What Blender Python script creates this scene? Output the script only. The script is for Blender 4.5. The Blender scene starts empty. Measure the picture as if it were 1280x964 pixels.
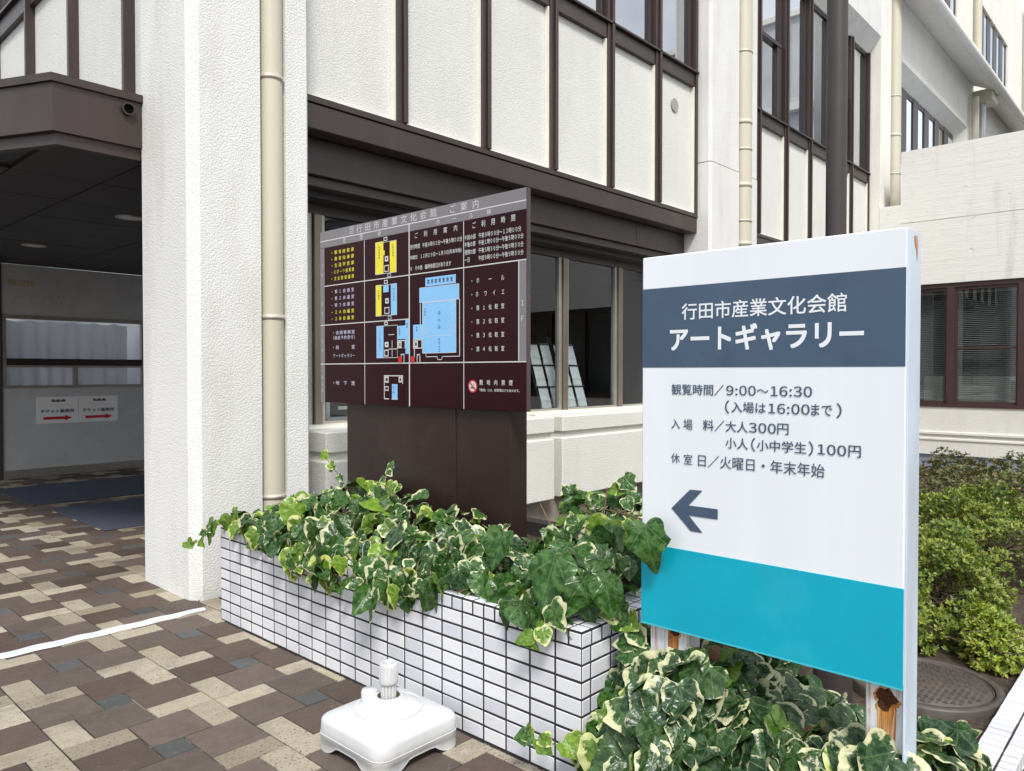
import bpy, bmesh, math, random
import numpy as np
from mathutils import Vector, Matrix, noise
random.seed(7); rng = np.random.default_rng(7)
R = math.radians
SC = bpy.context.scene
COL = SC.collection
# ------------------------------------------------------------------ camera
cd = bpy.data.cameras.new("camera"); cam = bpy.data.objects.new("camera", cd); COL.objects.link(cam); SC.camera = cam
F_PX, YAW, PITCH, EYE = 945.2, R(42.579), R(1.033), 1.5
cd.sensor_width = 36.0; cd.lens = F_PX / 1280 * 36; cd.clip_start = .02; cd.clip_end = 800
cam.location = (0, 0, EYE); cam.rotation_euler = (R(90) - PITCH, 0, YAW - R(90))
# ------------------------------------------------------------------ world, sun, exposure
SUN_EL, SUN_AZ = R(52), math.atan2(-.62, -.78)          # azimuth: angle of (x, y) measured from +y
W = bpy.data.worlds.new("World"); SC.world = W; W.use_nodes = True
nt = W.node_tree; N, L = nt.nodes, nt.links; N.clear()
out = N.new("ShaderNodeOutputWorld"); bg = N.new("ShaderNodeBackground"); bg.inputs[1].default_value = .062
sky = N.new("ShaderNodeTexSky"); sky.sky_type = 'NISHITA'; sky.sun_disc = False
sky.sun_elevation = SUN_EL; sky.sun_rotation = SUN_AZ; sky.dust_density = 2.5; sky.air_density = 1.2; sky.ozone_density = 1.0
tc = N.new("ShaderNodeTexCoord"); ns = N.new("ShaderNodeTexNoise"); ns.inputs['Scale'].default_value = 2.2; ns.inputs['Detail'].default_value = 7
rp = N.new("ShaderNodeValToRGB"); rp.color_ramp.elements[0].position = .40; rp.color_ramp.elements[1].position = .62
mx = N.new("ShaderNodeMix"); mx.data_type = 'RGBA'; mx.inputs[7].default_value = (9.5, 9.7, 10.0, 1)
L.new(tc.outputs['Generated'], ns.inputs['Vector']); L.new(ns.outputs[0], rp.inputs[0]); L.new(rp.outputs[0], mx.inputs[0])
L.new(sky.outputs[0], mx.inputs[6]); L.new(mx.outputs[2], bg.inputs[0]); L.new(bg.outputs[0], out.inputs[0])
sd = bpy.data.lights.new("sun", 'SUN'); sd.energy = 1.5; sd.angle = R(14); sd.color = (1, .975, .94)
so = bpy.data.objects.new("sun", sd); COL.objects.link(so)
sv = Vector((math.sin(SUN_AZ) * math.cos(SUN_EL), math.cos(SUN_AZ) * math.cos(SUN_EL), math.sin(SUN_EL)))
so.rotation_euler = sv.to_track_quat('Z', 'Y').to_euler(); so.location = sv * 40
SC.view_settings.view_transform = 'Standard'; SC.view_settings.look = 'None'; SC.view_settings.gamma = 1
SC.view_settings.exposure = 1.20
SC.cycles.max_bounces = 8; SC.cycles.transparent_max_bounces = 12

# ------------------------------------------------------------------ materials
def newmat(name):
    m = bpy.data.materials.new(name); m.use_nodes = True
    return m, m.node_tree.nodes, m.node_tree.links, m.node_tree.nodes["Principled BSDF"]
def col4(c): return (c[0], c[1], c[2], 1)
def noise_node(N, L, scale, detail=4, rough=.6, vec=None, stretch=None):
    if vec is None:
        g = N.new("ShaderNodeNewGeometry"); vec = g.outputs['Position']
    if stretch:
        mp = N.new("ShaderNodeVectorMath"); mp.operation = 'MULTIPLY'; mp.inputs[1].default_value = stretch
        L.new(vec, mp.inputs[0]); vec = mp.outputs[0]
    n = N.new("ShaderNodeTexNoise"); n.inputs['Scale'].default_value = scale; n.inputs['Detail'].default_value = detail
    n.inputs['Roughness'].default_value = rough; L.new(vec, n.inputs['Vector'])
    return n
def ramp(N, L, fac, stops):
    r = N.new("ShaderNodeValToRGB"); cr = r.color_ramp
    while len(cr.elements) < len(stops): cr.elements.new(.5)
    for e, (p, c) in zip(cr.elements, stops): e.position = p; e.color = col4(c)
    L.new(fac, r.inputs[0]); return r
def mixc(N, L, fac, a, b, mode='MIX'):
    m = N.new("ShaderNodeMix"); m.data_type = 'RGBA'; m.blend_type = mode
    for s, v in ((0, fac), (6, a), (7, b)):
        if isinstance(v, (int, float)): m.inputs[s].default_value = v
        elif isinstance(v, tuple): m.inputs[s].default_value = col4(v)
        else: L.new(v, m.inputs[s])
    return m.outputs[2]
def bump(N, L, b, h, strength, dist):
    k = N.new("ShaderNodeBump"); k.inputs['Strength'].default_value = strength; k.inputs['Distance'].default_value = dist
    L.new(h, k.inputs['Height']); L.new(k.outputs[0], b.inputs['Normal']); return k
def simple(name, c, rough=.5, var=.12, scale=6, spec=.5, metal=0, bscale=0, bstr=.2, bdist=.002, dirt=None, dirt_amt=.3, stretch=None):
    m, N, L, b = newmat(name)
    n = noise_node(N, L, scale, 5, stretch=stretch)
    lo = tuple(x * (1 - var) for x in c); hi = tuple(min(1, x * (1 + var)) for x in c)
    o = ramp(N, L, n.outputs[0], [(.3, lo), (.7, hi)]).outputs[0]
    if dirt:
        n2 = noise_node(N, L, scale * .45, 8, .7, stretch=stretch)
        f = ramp(N, L, n2.outputs[0], [(.52, (0, 0, 0)), (.72, (dirt_amt,) * 3)]).outputs[0]
        o = mixc(N, L, f, o, dirt)
    L.new(o, b.inputs['Base Color'])
    b.inputs['Roughness'].default_value = rough; b.inputs['Metallic'].default_value = metal
    b.inputs['Specular IOR Level'].default_value = spec
    if bscale:
        n3 = noise_node(N, L, bscale, 3, .5); bump(N, L, b, n3.outputs[0], bstr, bdist)
    return m
def stucco(name, c, scale=55, strength=.55, streak=.25):
    m, N, L, b = newmat(name)
    n = noise_node(N, L, scale, 2, .45); v = noise_node(N, L, scale * 2.6, 2, .5)
    mul = N.new("ShaderNodeMath"); mul.operation = 'MULTIPLY_ADD'; mul.inputs[1].default_value = .35
    L.new(v.outputs[0], mul.inputs[0]); L.new(n.outputs[0], mul.inputs[2])
    r = ramp(N, L, mul.outputs[0], [(.56, (0, 0, 0)), (.74, (1, 1, 1))])
    bump(N, L, b, r.outputs[0], strength, .005)
    d = noise_node(N, L, 3.5, 6, .65, stretch=(1, 1, .18)); d2 = noise_node(N, L, 1.1, 4)
    o = ramp(N, L, d2.outputs[0], [(.3, tuple(x * .93 for x in c)), (.7, c)]).outputs[0]
    f = ramp(N, L, d.outputs[0], [(.5, (0, 0, 0)), (.78, (streak,) * 3)]).outputs[0]
    o = mixc(N, L, f, o, (c[0] * .62, c[1] * .6, c[2] * .55))
    L.new(o, b.inputs['Base Color']); b.inputs['Roughness'].default_value = .85; b.inputs['Specular IOR Level'].default_value = .25
    return m
M = {}
M['pillar'] = stucco('pillar_stucco', (.80, .80, .775), 76, .42, .42)
M['panel'] = stucco('panel_stucco', (.76, .76, .72), 84, .45, .22)
M['cream'] = stucco('cream_render', (.77, .76, .70), 64, .42, .25)
M['farwall'] = stucco('far_white_render', (.86, .84, .77), 30, .25, .25)
M['bead'] = simple('bead_cream', (.80, .785, .69), .6, .05)
M['brown'] = simple('brown_metal', (.046, .030, .027), .38, .12, 3, .5, dirt=(.13, .10, .09), dirt_amt=.22, stretch=(1, 1, .3))
M['brown_dark'] = simple('brown_metal_dark', (.036, .024, .024), .4, .1, 3)
M['pole'] = simple('pole_brown', (.050, .040, .038), .45, .1, 5, bscale=300, bstr=.1, bdist=.001)
M['bronze'] = simple('bronze_aluminium', (.22, .185, .15), .38, .08, 4, metal=.6)
M['pipe'] = simple('pipe_beige', (.58, .54, .43), .42, .06, 4, dirt=(.45, .38, .26), dirt_amt=.3, stretch=(1, 1, .1))
M['pipe_grey'] = simple('pipe_grey', (.5, .52, .54), .35, .08, 4, metal=.4)
M['clamp'] = simple('clamp_steel', (.62, .58, .48), .4, .15, 20, metal=.3)
M['soffit'] = simple('soffit_brown', (.030, .025, .028), .5, .15, 2)
M['lampglass'] = simple('lamp_white', (.75, .75, .7), .3, .03)
M['ticketwall'] = simple('ticket_wall_grey', (.56, .57, .59), .5, .07, 2, dirt=(.22, .21, .20), dirt_amt=.3)
M['alu'] = simple('aluminium_frame', (.42, .40, .36), .4, .1, 6, metal=.6)
M['hole_dark'] = simple('hole_black', (.004, .004, .004), .9, .1, 3, .05)
M['curtain'] = simple('curtain_white', (.86, .87, .90), .8, .05, 12)
_m = M['curtain']; _b = _m.node_tree.nodes['Principled BSDF']; _t = _m.node_tree.nodes.new('ShaderNodeBsdfTranslucent'); _t.inputs[0].default_value = (.80, .83, .88, 1)
_x = _m.node_tree.nodes.new('ShaderNodeMixShader'); _x.inputs[0].default_value = .38; _l = _m.node_tree.links
_l.new(_b.outputs[0], _x.inputs[1]); _l.new(_t.outputs[0], _x.inputs[2]); _l.new(_x.outputs[0], _m.node_tree.nodes['Material Output'].inputs[0])
M['curtain_beige'] = simple('curtain_beige', (.50, .46, .38), .85, .08, 12)
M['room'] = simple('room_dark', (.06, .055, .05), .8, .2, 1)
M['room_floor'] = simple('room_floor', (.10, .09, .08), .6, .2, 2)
M['mortar'] = simple('dark_mortar', (.030, .028, .028), .9, .3, 30, bscale=200)
M['plinth'] = simple('plinth_concrete', (.26, .23, .19), .9, .3, 4, bscale=60, bstr=.5, bdist=.006, dirt=(.09, .075, .06), dirt_amt=.6)
M['bluegrey'] = simple('blue_grey_base', (.25, .28, .36), .8, .12, 3, bscale=80, bstr=.3, bdist=.003, dirt=(.14, .15, .19), dirt_amt=.5)
M['bluegrey_light'] = simple('pale_grey_render', (.55, .57, .58), .8, .1, 1.2)
M['wing_frame'] = simple('wing_frame_brown', (.055, .027, .027), .42, .1, 4)
M['blind'] = simple('blind_slat', (.42, .42, .40), .6, .06, 3)
M['box_white'] = simple('white_board', (.62, .61, .58), .6, .05, 3)
M['mat'] = simple('doormat_blue', (.085, .095, .125), .95, .25, 120, .1, bscale=500, bstr=.8, bdist=.004)
M['white_tape'] = simple('white_tape', (.66, .69, .72), .45, .06, 25, bscale=40, bstr=.3, bdist=.004, dirt=(.45, .42, .38), dirt_amt=.3)
M['plastic'] = simple('white_plastic', (.63, .64, .65), .38, .04, 10, bscale=90, bstr=.12, bdist=.002, dirt=(.36, .33, .27), dirt_amt=.5)
M['plastic_in'] = simple('socket_green_dirt', (.16, .17, .07), .8, .3, 40)
M['signwhite'] = simple('sign_white', (.77, .81, .855), .3, .03, 5, .5, dirt=(.58, .61, .63), dirt_amt=.3, stretch=(1, 1, .14))
M['signside'] = simple('sign_side_pale', (.60, .69, .79), .35, .06, 6, .5, dirt=(.36, .33, .30), dirt_amt=.45, stretch=(1, 1, .3))
M['navy'] = simple('sign_navy', (.050, .088, .145), .4, .1, 5, .5, dirt=(.10, .14, .20), dirt_amt=.35)
M['teal'] = simple('sign_teal', (.0, .37, .51), .32, .06, 6, .5, dirt=(.05, .42, .53), dirt_amt=.4)
M['tealedge'] = simple('teal_edge', (.05, .48, .58), .4, .05, 6)
M['rust'] = simple('rust_flake', (.075, .028, .012), .9, .5, 60, .2, bscale=120, bstr=1, bdist=.006)
M['maroon'] = simple('board_maroon', (.026, .005, .008), .3, .12, 2, .13)
M['boardgrey'] = simple('board_grey', (.20, .185, .20), .35, .06, 4)
M['boardedge'] = simple('board_edge', (.075, .055, .055), .4, .1, 4)
M['boxbrown'] = simple('stand_brown', (.028, .015, .013), .42, .14, 2.2, .35, dirt=(.07, .05, .042), dirt_amt=.5)
M['prwhite'] = simple('print_white', (.60, .60, .60), .4, .03)
M['prlight'] = simple('print_pale_violet', (.52, .50, .66), .4, .03)
M['pryellow'] = simple('print_yellow', (.80, .70, .03), .4, .05)
M['prblue'] = simple('print_blue', (.24, .53, .86), .4, .04)
M['prdark'] = simple('print_dark', (.03, .04, .07), .5, .05)
M['prred'] = simple('print_red', (.55, .015, .03), .4, .05)
M['prpink'] = simple('print_pink', (.62, .33, .47), .5, .05)
M['prbrown'] = simple('print_brown', (.10, .05, .02), .5, .1)
M['gold'] = simple('brass_letters', (.60, .48, .22), .4, .15, 20, metal=.15)
M['silver'] = simple('steel_letters', (.66, .66, .60), .4, .15, 20, metal=.15)
M['paper'] = simple('poster_and_bounce_wall_white', (.88, .88, .90), .5, .03, 3)
M['iron'] = simple('cast_iron', (.085, .070, .060), .48, .25, 18, .5, dirt=(.16, .12, .09), dirt_amt=.5)
M['vent'] = simple('vent_grey', (.36, .36, .33), .5, .08)
M['wire'] = simple('black_wire', (.015, .015, .016), .4, .1)
M['leaflet'] = simple('leaflet_white', (.86, .87, .88), .5, .1, 14)
M['twig'] = simple('vine_brown', (.15, .085, .05), .8, .3, 30)
M['bark'] = simple('twig_grey', (.13, .09, .065), .9, .3, 30)
M['asphalt'] = simple('asphalt', (.055, .055, .055), .9, .25, 20, bscale=200, bstr=.5)

def _soil():
    m, N, L, b = newmat('garden_soil')
    n = noise_node(N, L, 25, 8, .75); o = ramp(N, L, n.outputs[0], [(.3, (.035, .026, .02)), (.5, (.085, .06, .042)), (.68, (.17, .115, .07)), (.8, (.05, .035, .025))])
    L.new(o.outputs[0], b.inputs['Base Color']); b.inputs['Roughness'].default_value = .95
    bump(N, L, b, n.outputs[0], 1, .03); return m
M['soil'] = _soil()
def _glass(name, tint, rough=0.0, boost=1.6, base=.07):
    m, N, L, b = newmat(name); N.remove(b)
    o = N["Material Output"]; t = N.new("ShaderNodeBsdfTransparent"); t.inputs[0].default_value = col4(tint)
    g = N.new("ShaderNodeBsdfGlossy"); g.inputs['Roughness'].default_value = rough; g.inputs[0].default_value = (.92, .95, 1, 1)
    f = N.new("ShaderNodeFresnel"); f.inputs[0].default_value = 1.52
    a = N.new("ShaderNodeMath"); a.operation = 'MULTIPLY_ADD'; a.inputs[1].default_value = boost; a.inputs[2].default_value = base; a.use_clamp = True
    x = N.new("ShaderNodeMixShader"); L.new(f.outputs[0], a.inputs[0])
    gm = N.new('ShaderNodeNewGeometry'); iv = N.new('ShaderNodeMath'); iv.operation = 'SUBTRACT'; iv.inputs[0].default_value = 1; L.new(gm.outputs['Backfacing'], iv.inputs[1])
    fm = N.new('ShaderNodeMath'); fm.operation = 'MULTIPLY'; L.new(a.outputs[0], fm.inputs[0]); L.new(iv.outputs[0], fm.inputs[1]); L.new(fm.outputs[0], x.inputs[0])
    L.new(t.outputs[0], x.inputs[1]); L.new(g.outputs[0], x.inputs[2]); L.new(x.outputs[0], o.inputs[0]); return m
M['glass'] = _glass('window_glass', (.80, .83, .83), 0, 1.0, .015)
M['glass_clear'] = _glass('ticket_window_glass', (.93, .94, .94), 0, 1, .02)
M['glass_up'] = _glass('window_glass_upper', (.45, .48, .50), 0, 2.2, .30)
def _boardform():
    m, N, L, b = newmat('board_formed_concrete')
    g = N.new("ShaderNodeNewGeometry"); sp = N.new("ShaderNodeSeparateXYZ"); L.new(g.outputs['Position'], sp.inputs[0])
    wob = noise_node(N, L, .8, 3)
    ad = N.new("ShaderNodeMath"); ad.operation = 'MULTIPLY_ADD'; ad.inputs[1].default_value = .06; L.new(wob.outputs[0], ad.inputs[0]); L.new(sp.outputs[2], ad.inputs[2])
    dv = N.new("ShaderNodeMath"); dv.operation = 'DIVIDE'; dv.inputs[1].default_value = .145; L.new(ad.outputs[0], dv.inputs[0])
    fl = N.new("ShaderNodeMath"); fl.operation = 'FLOOR'; L.new(dv.outputs[0], fl.inputs[0])
    wn = N.new("ShaderNodeTexWhiteNoise"); wn.noise_dimensions = '1D'; L.new(fl.outputs[0], wn.inputs['W'])
    fr = N.new("ShaderNodeMath"); fr.operation = 'FRACT'; L.new(dv.outputs[0], fr.inputs[0])
    ln = ramp(N, L, fr.outputs[0], [(0, (0, 0, 0)), (.07, (1, 1, 1))])
    grain = noise_node(N, L, 9, 6, .7, stretch=(1, .35, 6)); pits = noise_node(N, L, 14, 3, .5, stretch=(1, .5, 1.4))
    pr = ramp(N, L, pits.outputs[0], [(.26, (0, 0, 0)), (.31, (1, 1, 1))])
    h = mixc(N, L, .62, wn.outputs[0], grain.outputs[0]); h = mixc(N, L, .13, h, ln.outputs[0]); h = mixc(N, L, .25, h, pr.outputs[0], 'MULTIPLY')
    bump(N, L, b, h, .6, .016)
    st = noise_node(N, L, 1.6, 6, .7, stretch=(1, 1, .12))
    c = ramp(N, L, grain.outputs[0], [(.3, (.76, .75, .695)), (.7, (.85, .845, .80))]).outputs[0]
    c = mixc(N, L, ramp(N, L, st.outputs[0], [(.56, (0, 0, 0)), (.74, (.55, .55, .55))]).outputs[0], c, (.34, .33, .28))
    c = mixc(N, L, ramp(N, L, pr.outputs[0], [(0, (.45,) * 3), (1, (0, 0, 0))]).outputs[0], c, (.25, .22, .17))
    L.new(c, b.inputs['Base Color']); b.inputs['Roughness'].default_value = .9; return m
M['boardform'] = _boardform()
def island_random(N, L):
    g = N.new("ShaderNodeNewGeometry"); o = N.new("ShaderNodeObjectInfo")
    a = N.new("ShaderNodeMath"); a.operation = 'ADD'; L.new(g.outputs['Random Per Island'], a.inputs[0]); L.new(o.outputs['Random'], a.inputs[1])
    f = N.new("ShaderNodeMath"); f.operation = 'FRACT'; L.new(a.outputs[0], f.inputs[0]); return f.outputs[0]
def _paver(name, stops, speck=0, speck_col=(.1, .06, .04), moss=0):
    m, N, L, b = newmat(name)
    r = island_random(N, L); c = ramp(N, L, r, stops).outputs[0]
    n = noise_node(N, L, 14, 7, .7); c = mixc(N, L, ramp(N, L, n.outputs[0], [(.35, (0, 0, 0)), (.75, (.35,) * 3)]).outputs[0], c, tuple(x * .62 for x in stops[0][1]))
    fine = noise_node(N, L, 260, 3, .6)
    c = mixc(N, L, .35, c, ramp(N, L, fine.outputs[0], [(.3, (.35,) * 3), (.7, (.75,) * 3)]).outputs[0], 'OVERLAY')
    if speck:
        s = noise_node(N, L, 85, 2, .5); a = noise_node(N, L, 1.7, 2)
        f = ramp(N, L, s.outputs[0], [(.60, (0, 0, 0)), (.66, (1, 1, 1))]).outputs[0]
        f = mixc(N, L, 1.0, f, ramp(N, L, a.outputs[0], [(.35, (.25,) * 3), (.6, (speck,) * 3)]).outputs[0], 'MULTIPLY')
        c = mixc(N, L, f, c, speck_col)
    mo = noise_node(N, L, 1.5, 4); c = mixc(N, L, ramp(N, L, mo.outputs[0], [(.52, (0, 0, 0)), (.68, (.45,) * 3)]).outputs[0], c, tuple(x * y for x, y in zip(stops[-1][1], (.72, .72, .58))))
    s1 = noise_node(N, L, 2.6, 8, .72); s2 = noise_node(N, L, 38, 4, .7)
    c = mixc(N, L, ramp(N, L, s1.outputs[0], [(.50, (0, 0, 0)), (.70, (.5,) * 3)]).outputs[0], c, (.055, .047, .038))
    c = mixc(N, L, ramp(N, L, s2.outputs[0], [(.60, (0, 0, 0)), (.72, (.3,) * 3)]).outputs[0], c, (.34, .31, .26))
    L.new(c, b.inputs['Base Color']); b.inputs['Roughness'].default_value = .7; b.inputs['Specular IOR Level'].default_value = .25
    bump(N, L, b, mixc(N, L, .5, n.outputs[0], fine.outputs[0]), .8, .005); return m
M['pav_brown'] = _paver('paver_brown', [(0, (.070, .052, .043)), (.35, (.115, .080, .065)), (.7, (.115, .092, .078)), (1, (.165, .126, .105))])
M['pav_cream'] = _paver('paver_cream', [(0, (.26, .22, .16)), (.4, (.38, .335, .255)), (1, (.48, .43, .335))], 1.0)
M['pav_grey'] = _paver('paver_grey', [(0, (.070, .074, .076)), (1, (.108, .113, .116))])
def _tile():
    m, N, L, b = newmat('white_glazed_tile')
    r = island_random(N, L); c = ramp(N, L, r, [(0, (.60, .61, .67)), (.25, (.69, .70, .75)), (.6, (.74, .75, .79)), (1, (.78, .79, .80))]).outputs[0]
    n = noise_node(N, L, 5, 7, .7); c = mixc(N, L, ramp(N, L, n.outputs[0], [(.52, (0, 0, 0)), (.75, (.4,) * 3)]).outputs[0], c, (.50, .50, .48))
    L.new(c, b.inputs['Base Color']); b.inputs['Roughness'].default_value = .28
    k = noise_node(N, L, 30, 2); bump(N, L, b, k.outputs[0], .12, .002); return m
M['tile'] = _tile()
def _rustpost():
    m, N, L, b = newmat('post_pale_with_rust_streaks')
    n = noise_node(N, L, 30, 6, .7, stretch=(1, 2.2, .10)); n2 = noise_node(N, L, 7, 5, .7, stretch=(1, 1, .6))
    f = mixc(N, L, 1, ramp(N, L, n.outputs[0], [(.48, (0, 0, 0)), (.62, (1, 1, 1))]).outputs[0], ramp(N, L, n2.outputs[0], [(.42, (0, 0, 0)), (.6, (1, 1, 1))]).outputs[0], 'MULTIPLY')
    c = mixc(N, L, f, (.68, .72, .76), (.42, .15, .02)); L.new(c, b.inputs['Base Color']); b.inputs['Roughness'].default_value = .5; return m
M['post'] = _rustpost()
def _streak():
    m, N, L, b = newmat('rust_stain_orange')
    n = noise_node(N, L, 60, 5, .7, stretch=(1, 1.6, .06)); c = ramp(N, L, n.outputs[0], [(.3, (.62, .45, .22)), (.48, (.50, .20, .03)), (.62, (.26, .075, .012)), (.72, (.66, .52, .33))])
    L.new(c.outputs[0], b.inputs['Base Color']); b.inputs['Roughness'].default_value = .7; return m
M['ruststain'] = _streak()
def _ivy():
    m, N, L, b = newmat('variegated_ivy_leaf')
    at = N.new("ShaderNodeAttribute"); at.attribute_name = 'rim'
    oi = N.new("ShaderNodeObjectInfo"); oc = N.new("ShaderNodeSeparateColor"); L.new(oi.outputs['Color'], oc.inputs[0])
    tcn = N.new("ShaderNodeTexCoord")
    off = N.new("ShaderNodeVectorMath"); off.operation = 'SCALE'; off.inputs['Scale'].default_value = 37
    cb = N.new("ShaderNodeCombineXYZ"); L.new(oi.outputs['Random'], cb.inputs[0]); L.new(oi.outputs['Random'], cb.inputs[1]); L.new(cb.outputs[0], off.inputs[0])
    ad = N.new("ShaderNodeVectorMath"); L.new(tcn.outputs['Object'], ad.inputs[0]); L.new(off.outputs[0], ad.inputs[1])
    n = noise_node(N, L, 2.1, 4, .62, vec=ad.outputs[0]); n2 = noise_node(N, L, 5.5, 3, .6, vec=ad.outputs[0])
    s = N.new("ShaderNodeMath"); s.operation = 'MULTIPLY_ADD'; s.inputs[1].default_value = 1.7; L.new(n.outputs[0], s.inputs[0]); L.new(at.outputs['Fac'], s.inputs[2])
    t = N.new("ShaderNodeMath"); t.operation = 'SUBTRACT'; L.new(s.outputs[0], t.inputs[0])
    th = N.new("ShaderNodeMath"); th.operation = 'MULTIPLY_ADD'; th.inputs[1].default_value = 1.0; th.inputs[2].default_value = 1.30; L.new(oc.outputs[0], th.inputs[0]); L.new(th.outputs[0], t.inputs[1])
    cream = ramp(N, L, t.outputs[0], [(.0, (0, 0, 0)), (.07, (.8, .8, .8)), (.22, (1, 1, 1))]).outputs[0]
    green = ramp(N, L, n2.outputs[0], [(.38, (.010, .046, .007)), (.50, (.026, .095, .014)), (.58, (.070, .145, .045)), (.64, (.040, .125, .020))]).outputs[0]
    lime = ramp(N, L, n2.outputs[0], [(.35, (.10, .22, .015)), (.65, (.24, .36, .04))]).outputs[0]
    blue = ramp(N, L, n2.outputs[0], [(.38, (.009, .030, .012)), (.50, (.018, .052, .022)), (.57, (.065, .110, .062)), (.64, (.026, .066, .028))]).outputs[0]
    green = mixc(N, L, oi.outputs['Alpha'], blue, green)
    green = mixc(N, L, oc.outputs[1], green, lime)
    # veins fan out from the stalk
    sp = N.new("ShaderNodeSeparateXYZ"); L.new(tcn.outputs['Object'], sp.inputs[0])
    an = N.new("ShaderNodeMath"); an.operation = 'ARCTAN2'; L.new(sp.outputs[0], an.inputs[0]); L.new(sp.outputs[1], an.inputs[1])
    wr = N.new("ShaderNodeMath"); wr.operation = 'WRAP'; wr.inputs[1].default_value = .36; wr.inputs[2].default_value = -.36; L.new(an.outputs[0], wr.inputs[0])
    ab = N.new("ShaderNodeMath"); ab.operation = 'ABSOLUTE'; L.new(wr.outputs[0], ab.inputs[0])
    ln = N.new("ShaderNodeVectorMath"); ln.operation = 'LENGTH'; L.new(tcn.outputs['Object'], ln.inputs[0])
    ml = N.new("ShaderNodeMath"); ml.operation = 'MULTIPLY'; L.new(ab.outputs[0], ml.inputs[0]); L.new(ln.outputs['Value'], ml.inputs[1])
    vein = ramp(N, L, ml.outputs[0], [(.004, (.38,) * 3), (.018, (0, 0, 0))]).outputs[0]
    green = mixc(N, L, vein, green, (.16, .25, .10))
    c = mixc(N, L, cream, green, mixc(N, L, oc.outputs[1], (.62, .62, .38), (.56, .62, .15)))
    c = mixc(N, L, oc.outputs[2], c, (.20, .095, .045))
    L.new(c, b.inputs['Base Color']); b.inputs['Roughness'].default_value = .27; b.inputs['Specular IOR Level'].default_value = .42
    bump(N, L, b, mixc(N, L, .5, vein, n2.outputs[0]), .25, .02)
    tr = N.new("ShaderNodeBsdfTranslucent"); L.new(c, tr.inputs[0]); x = N.new("ShaderNodeMixShader"); x.inputs[0].default_value = .16
    L.new(b.outputs[0], x.inputs[1]); L.new(tr.outputs[0], x.inputs[2]); L.new(x.outputs[0], N["Material Output"].inputs[0]); return m
M['ivy'] = _ivy()
def _azalea(name, stops):
    m, N, L, b = newmat(name)
    g = N.new("ShaderNodeNewGeometry"); n = noise_node(N, L, 3.2, 3)
    a = N.new("ShaderNodeMath"); a.operation = 'MULTIPLY_ADD'; a.inputs[1].default_value = .55; L.new(g.outputs['Random Per Island'], a.inputs[0])
    k = N.new("ShaderNodeMath"); k.operation = 'MULTIPLY'; k.inputs[1].default_value = .75; L.new(n.outputs[0], k.inputs[0]); L.new(k.outputs[0], a.inputs[2])
    c = ramp(N, L, a.outputs[0], stops).outputs[0]; L.new(c, b.inputs['Base Color']); b.inputs['Roughness'].default_value = .45
    tr = N.new("ShaderNodeBsdfTranslucent"); L.new(c, tr.inputs[0]); x = N.new("ShaderNodeMixShader"); x.inputs[0].default_value = .2
    L.new(b.outputs[0], x.inputs[1]); L.new(tr.outputs[0], x.inputs[2]); L.new(x.outputs[0], N["Material Output"].inputs[0]); return m
M['azalea'] = _azalea('azalea_leaf', [(.25, (.035, .065, .010)), (.48, (.085, .145, .018)), (.66, (.16, .22, .025)), (.84, (.28, .31, .04))])
M['azalea_dull'] = _azalea('azalea_leaf_dull', [(.25, (.05, .065, .02)), (.5, (.085, .115, .03)), (.72, (.13, .16, .04)), (.9, (.18, .12, .05))])
M['azalea_lime'] = _azalea('azalea_leaf_lime', [(.25, (.08, .15, .02)), (.5, (.20, .28, .03)), (.75, (.36, .42, .05)), (.9, (.45, .44, .08))])

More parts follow.
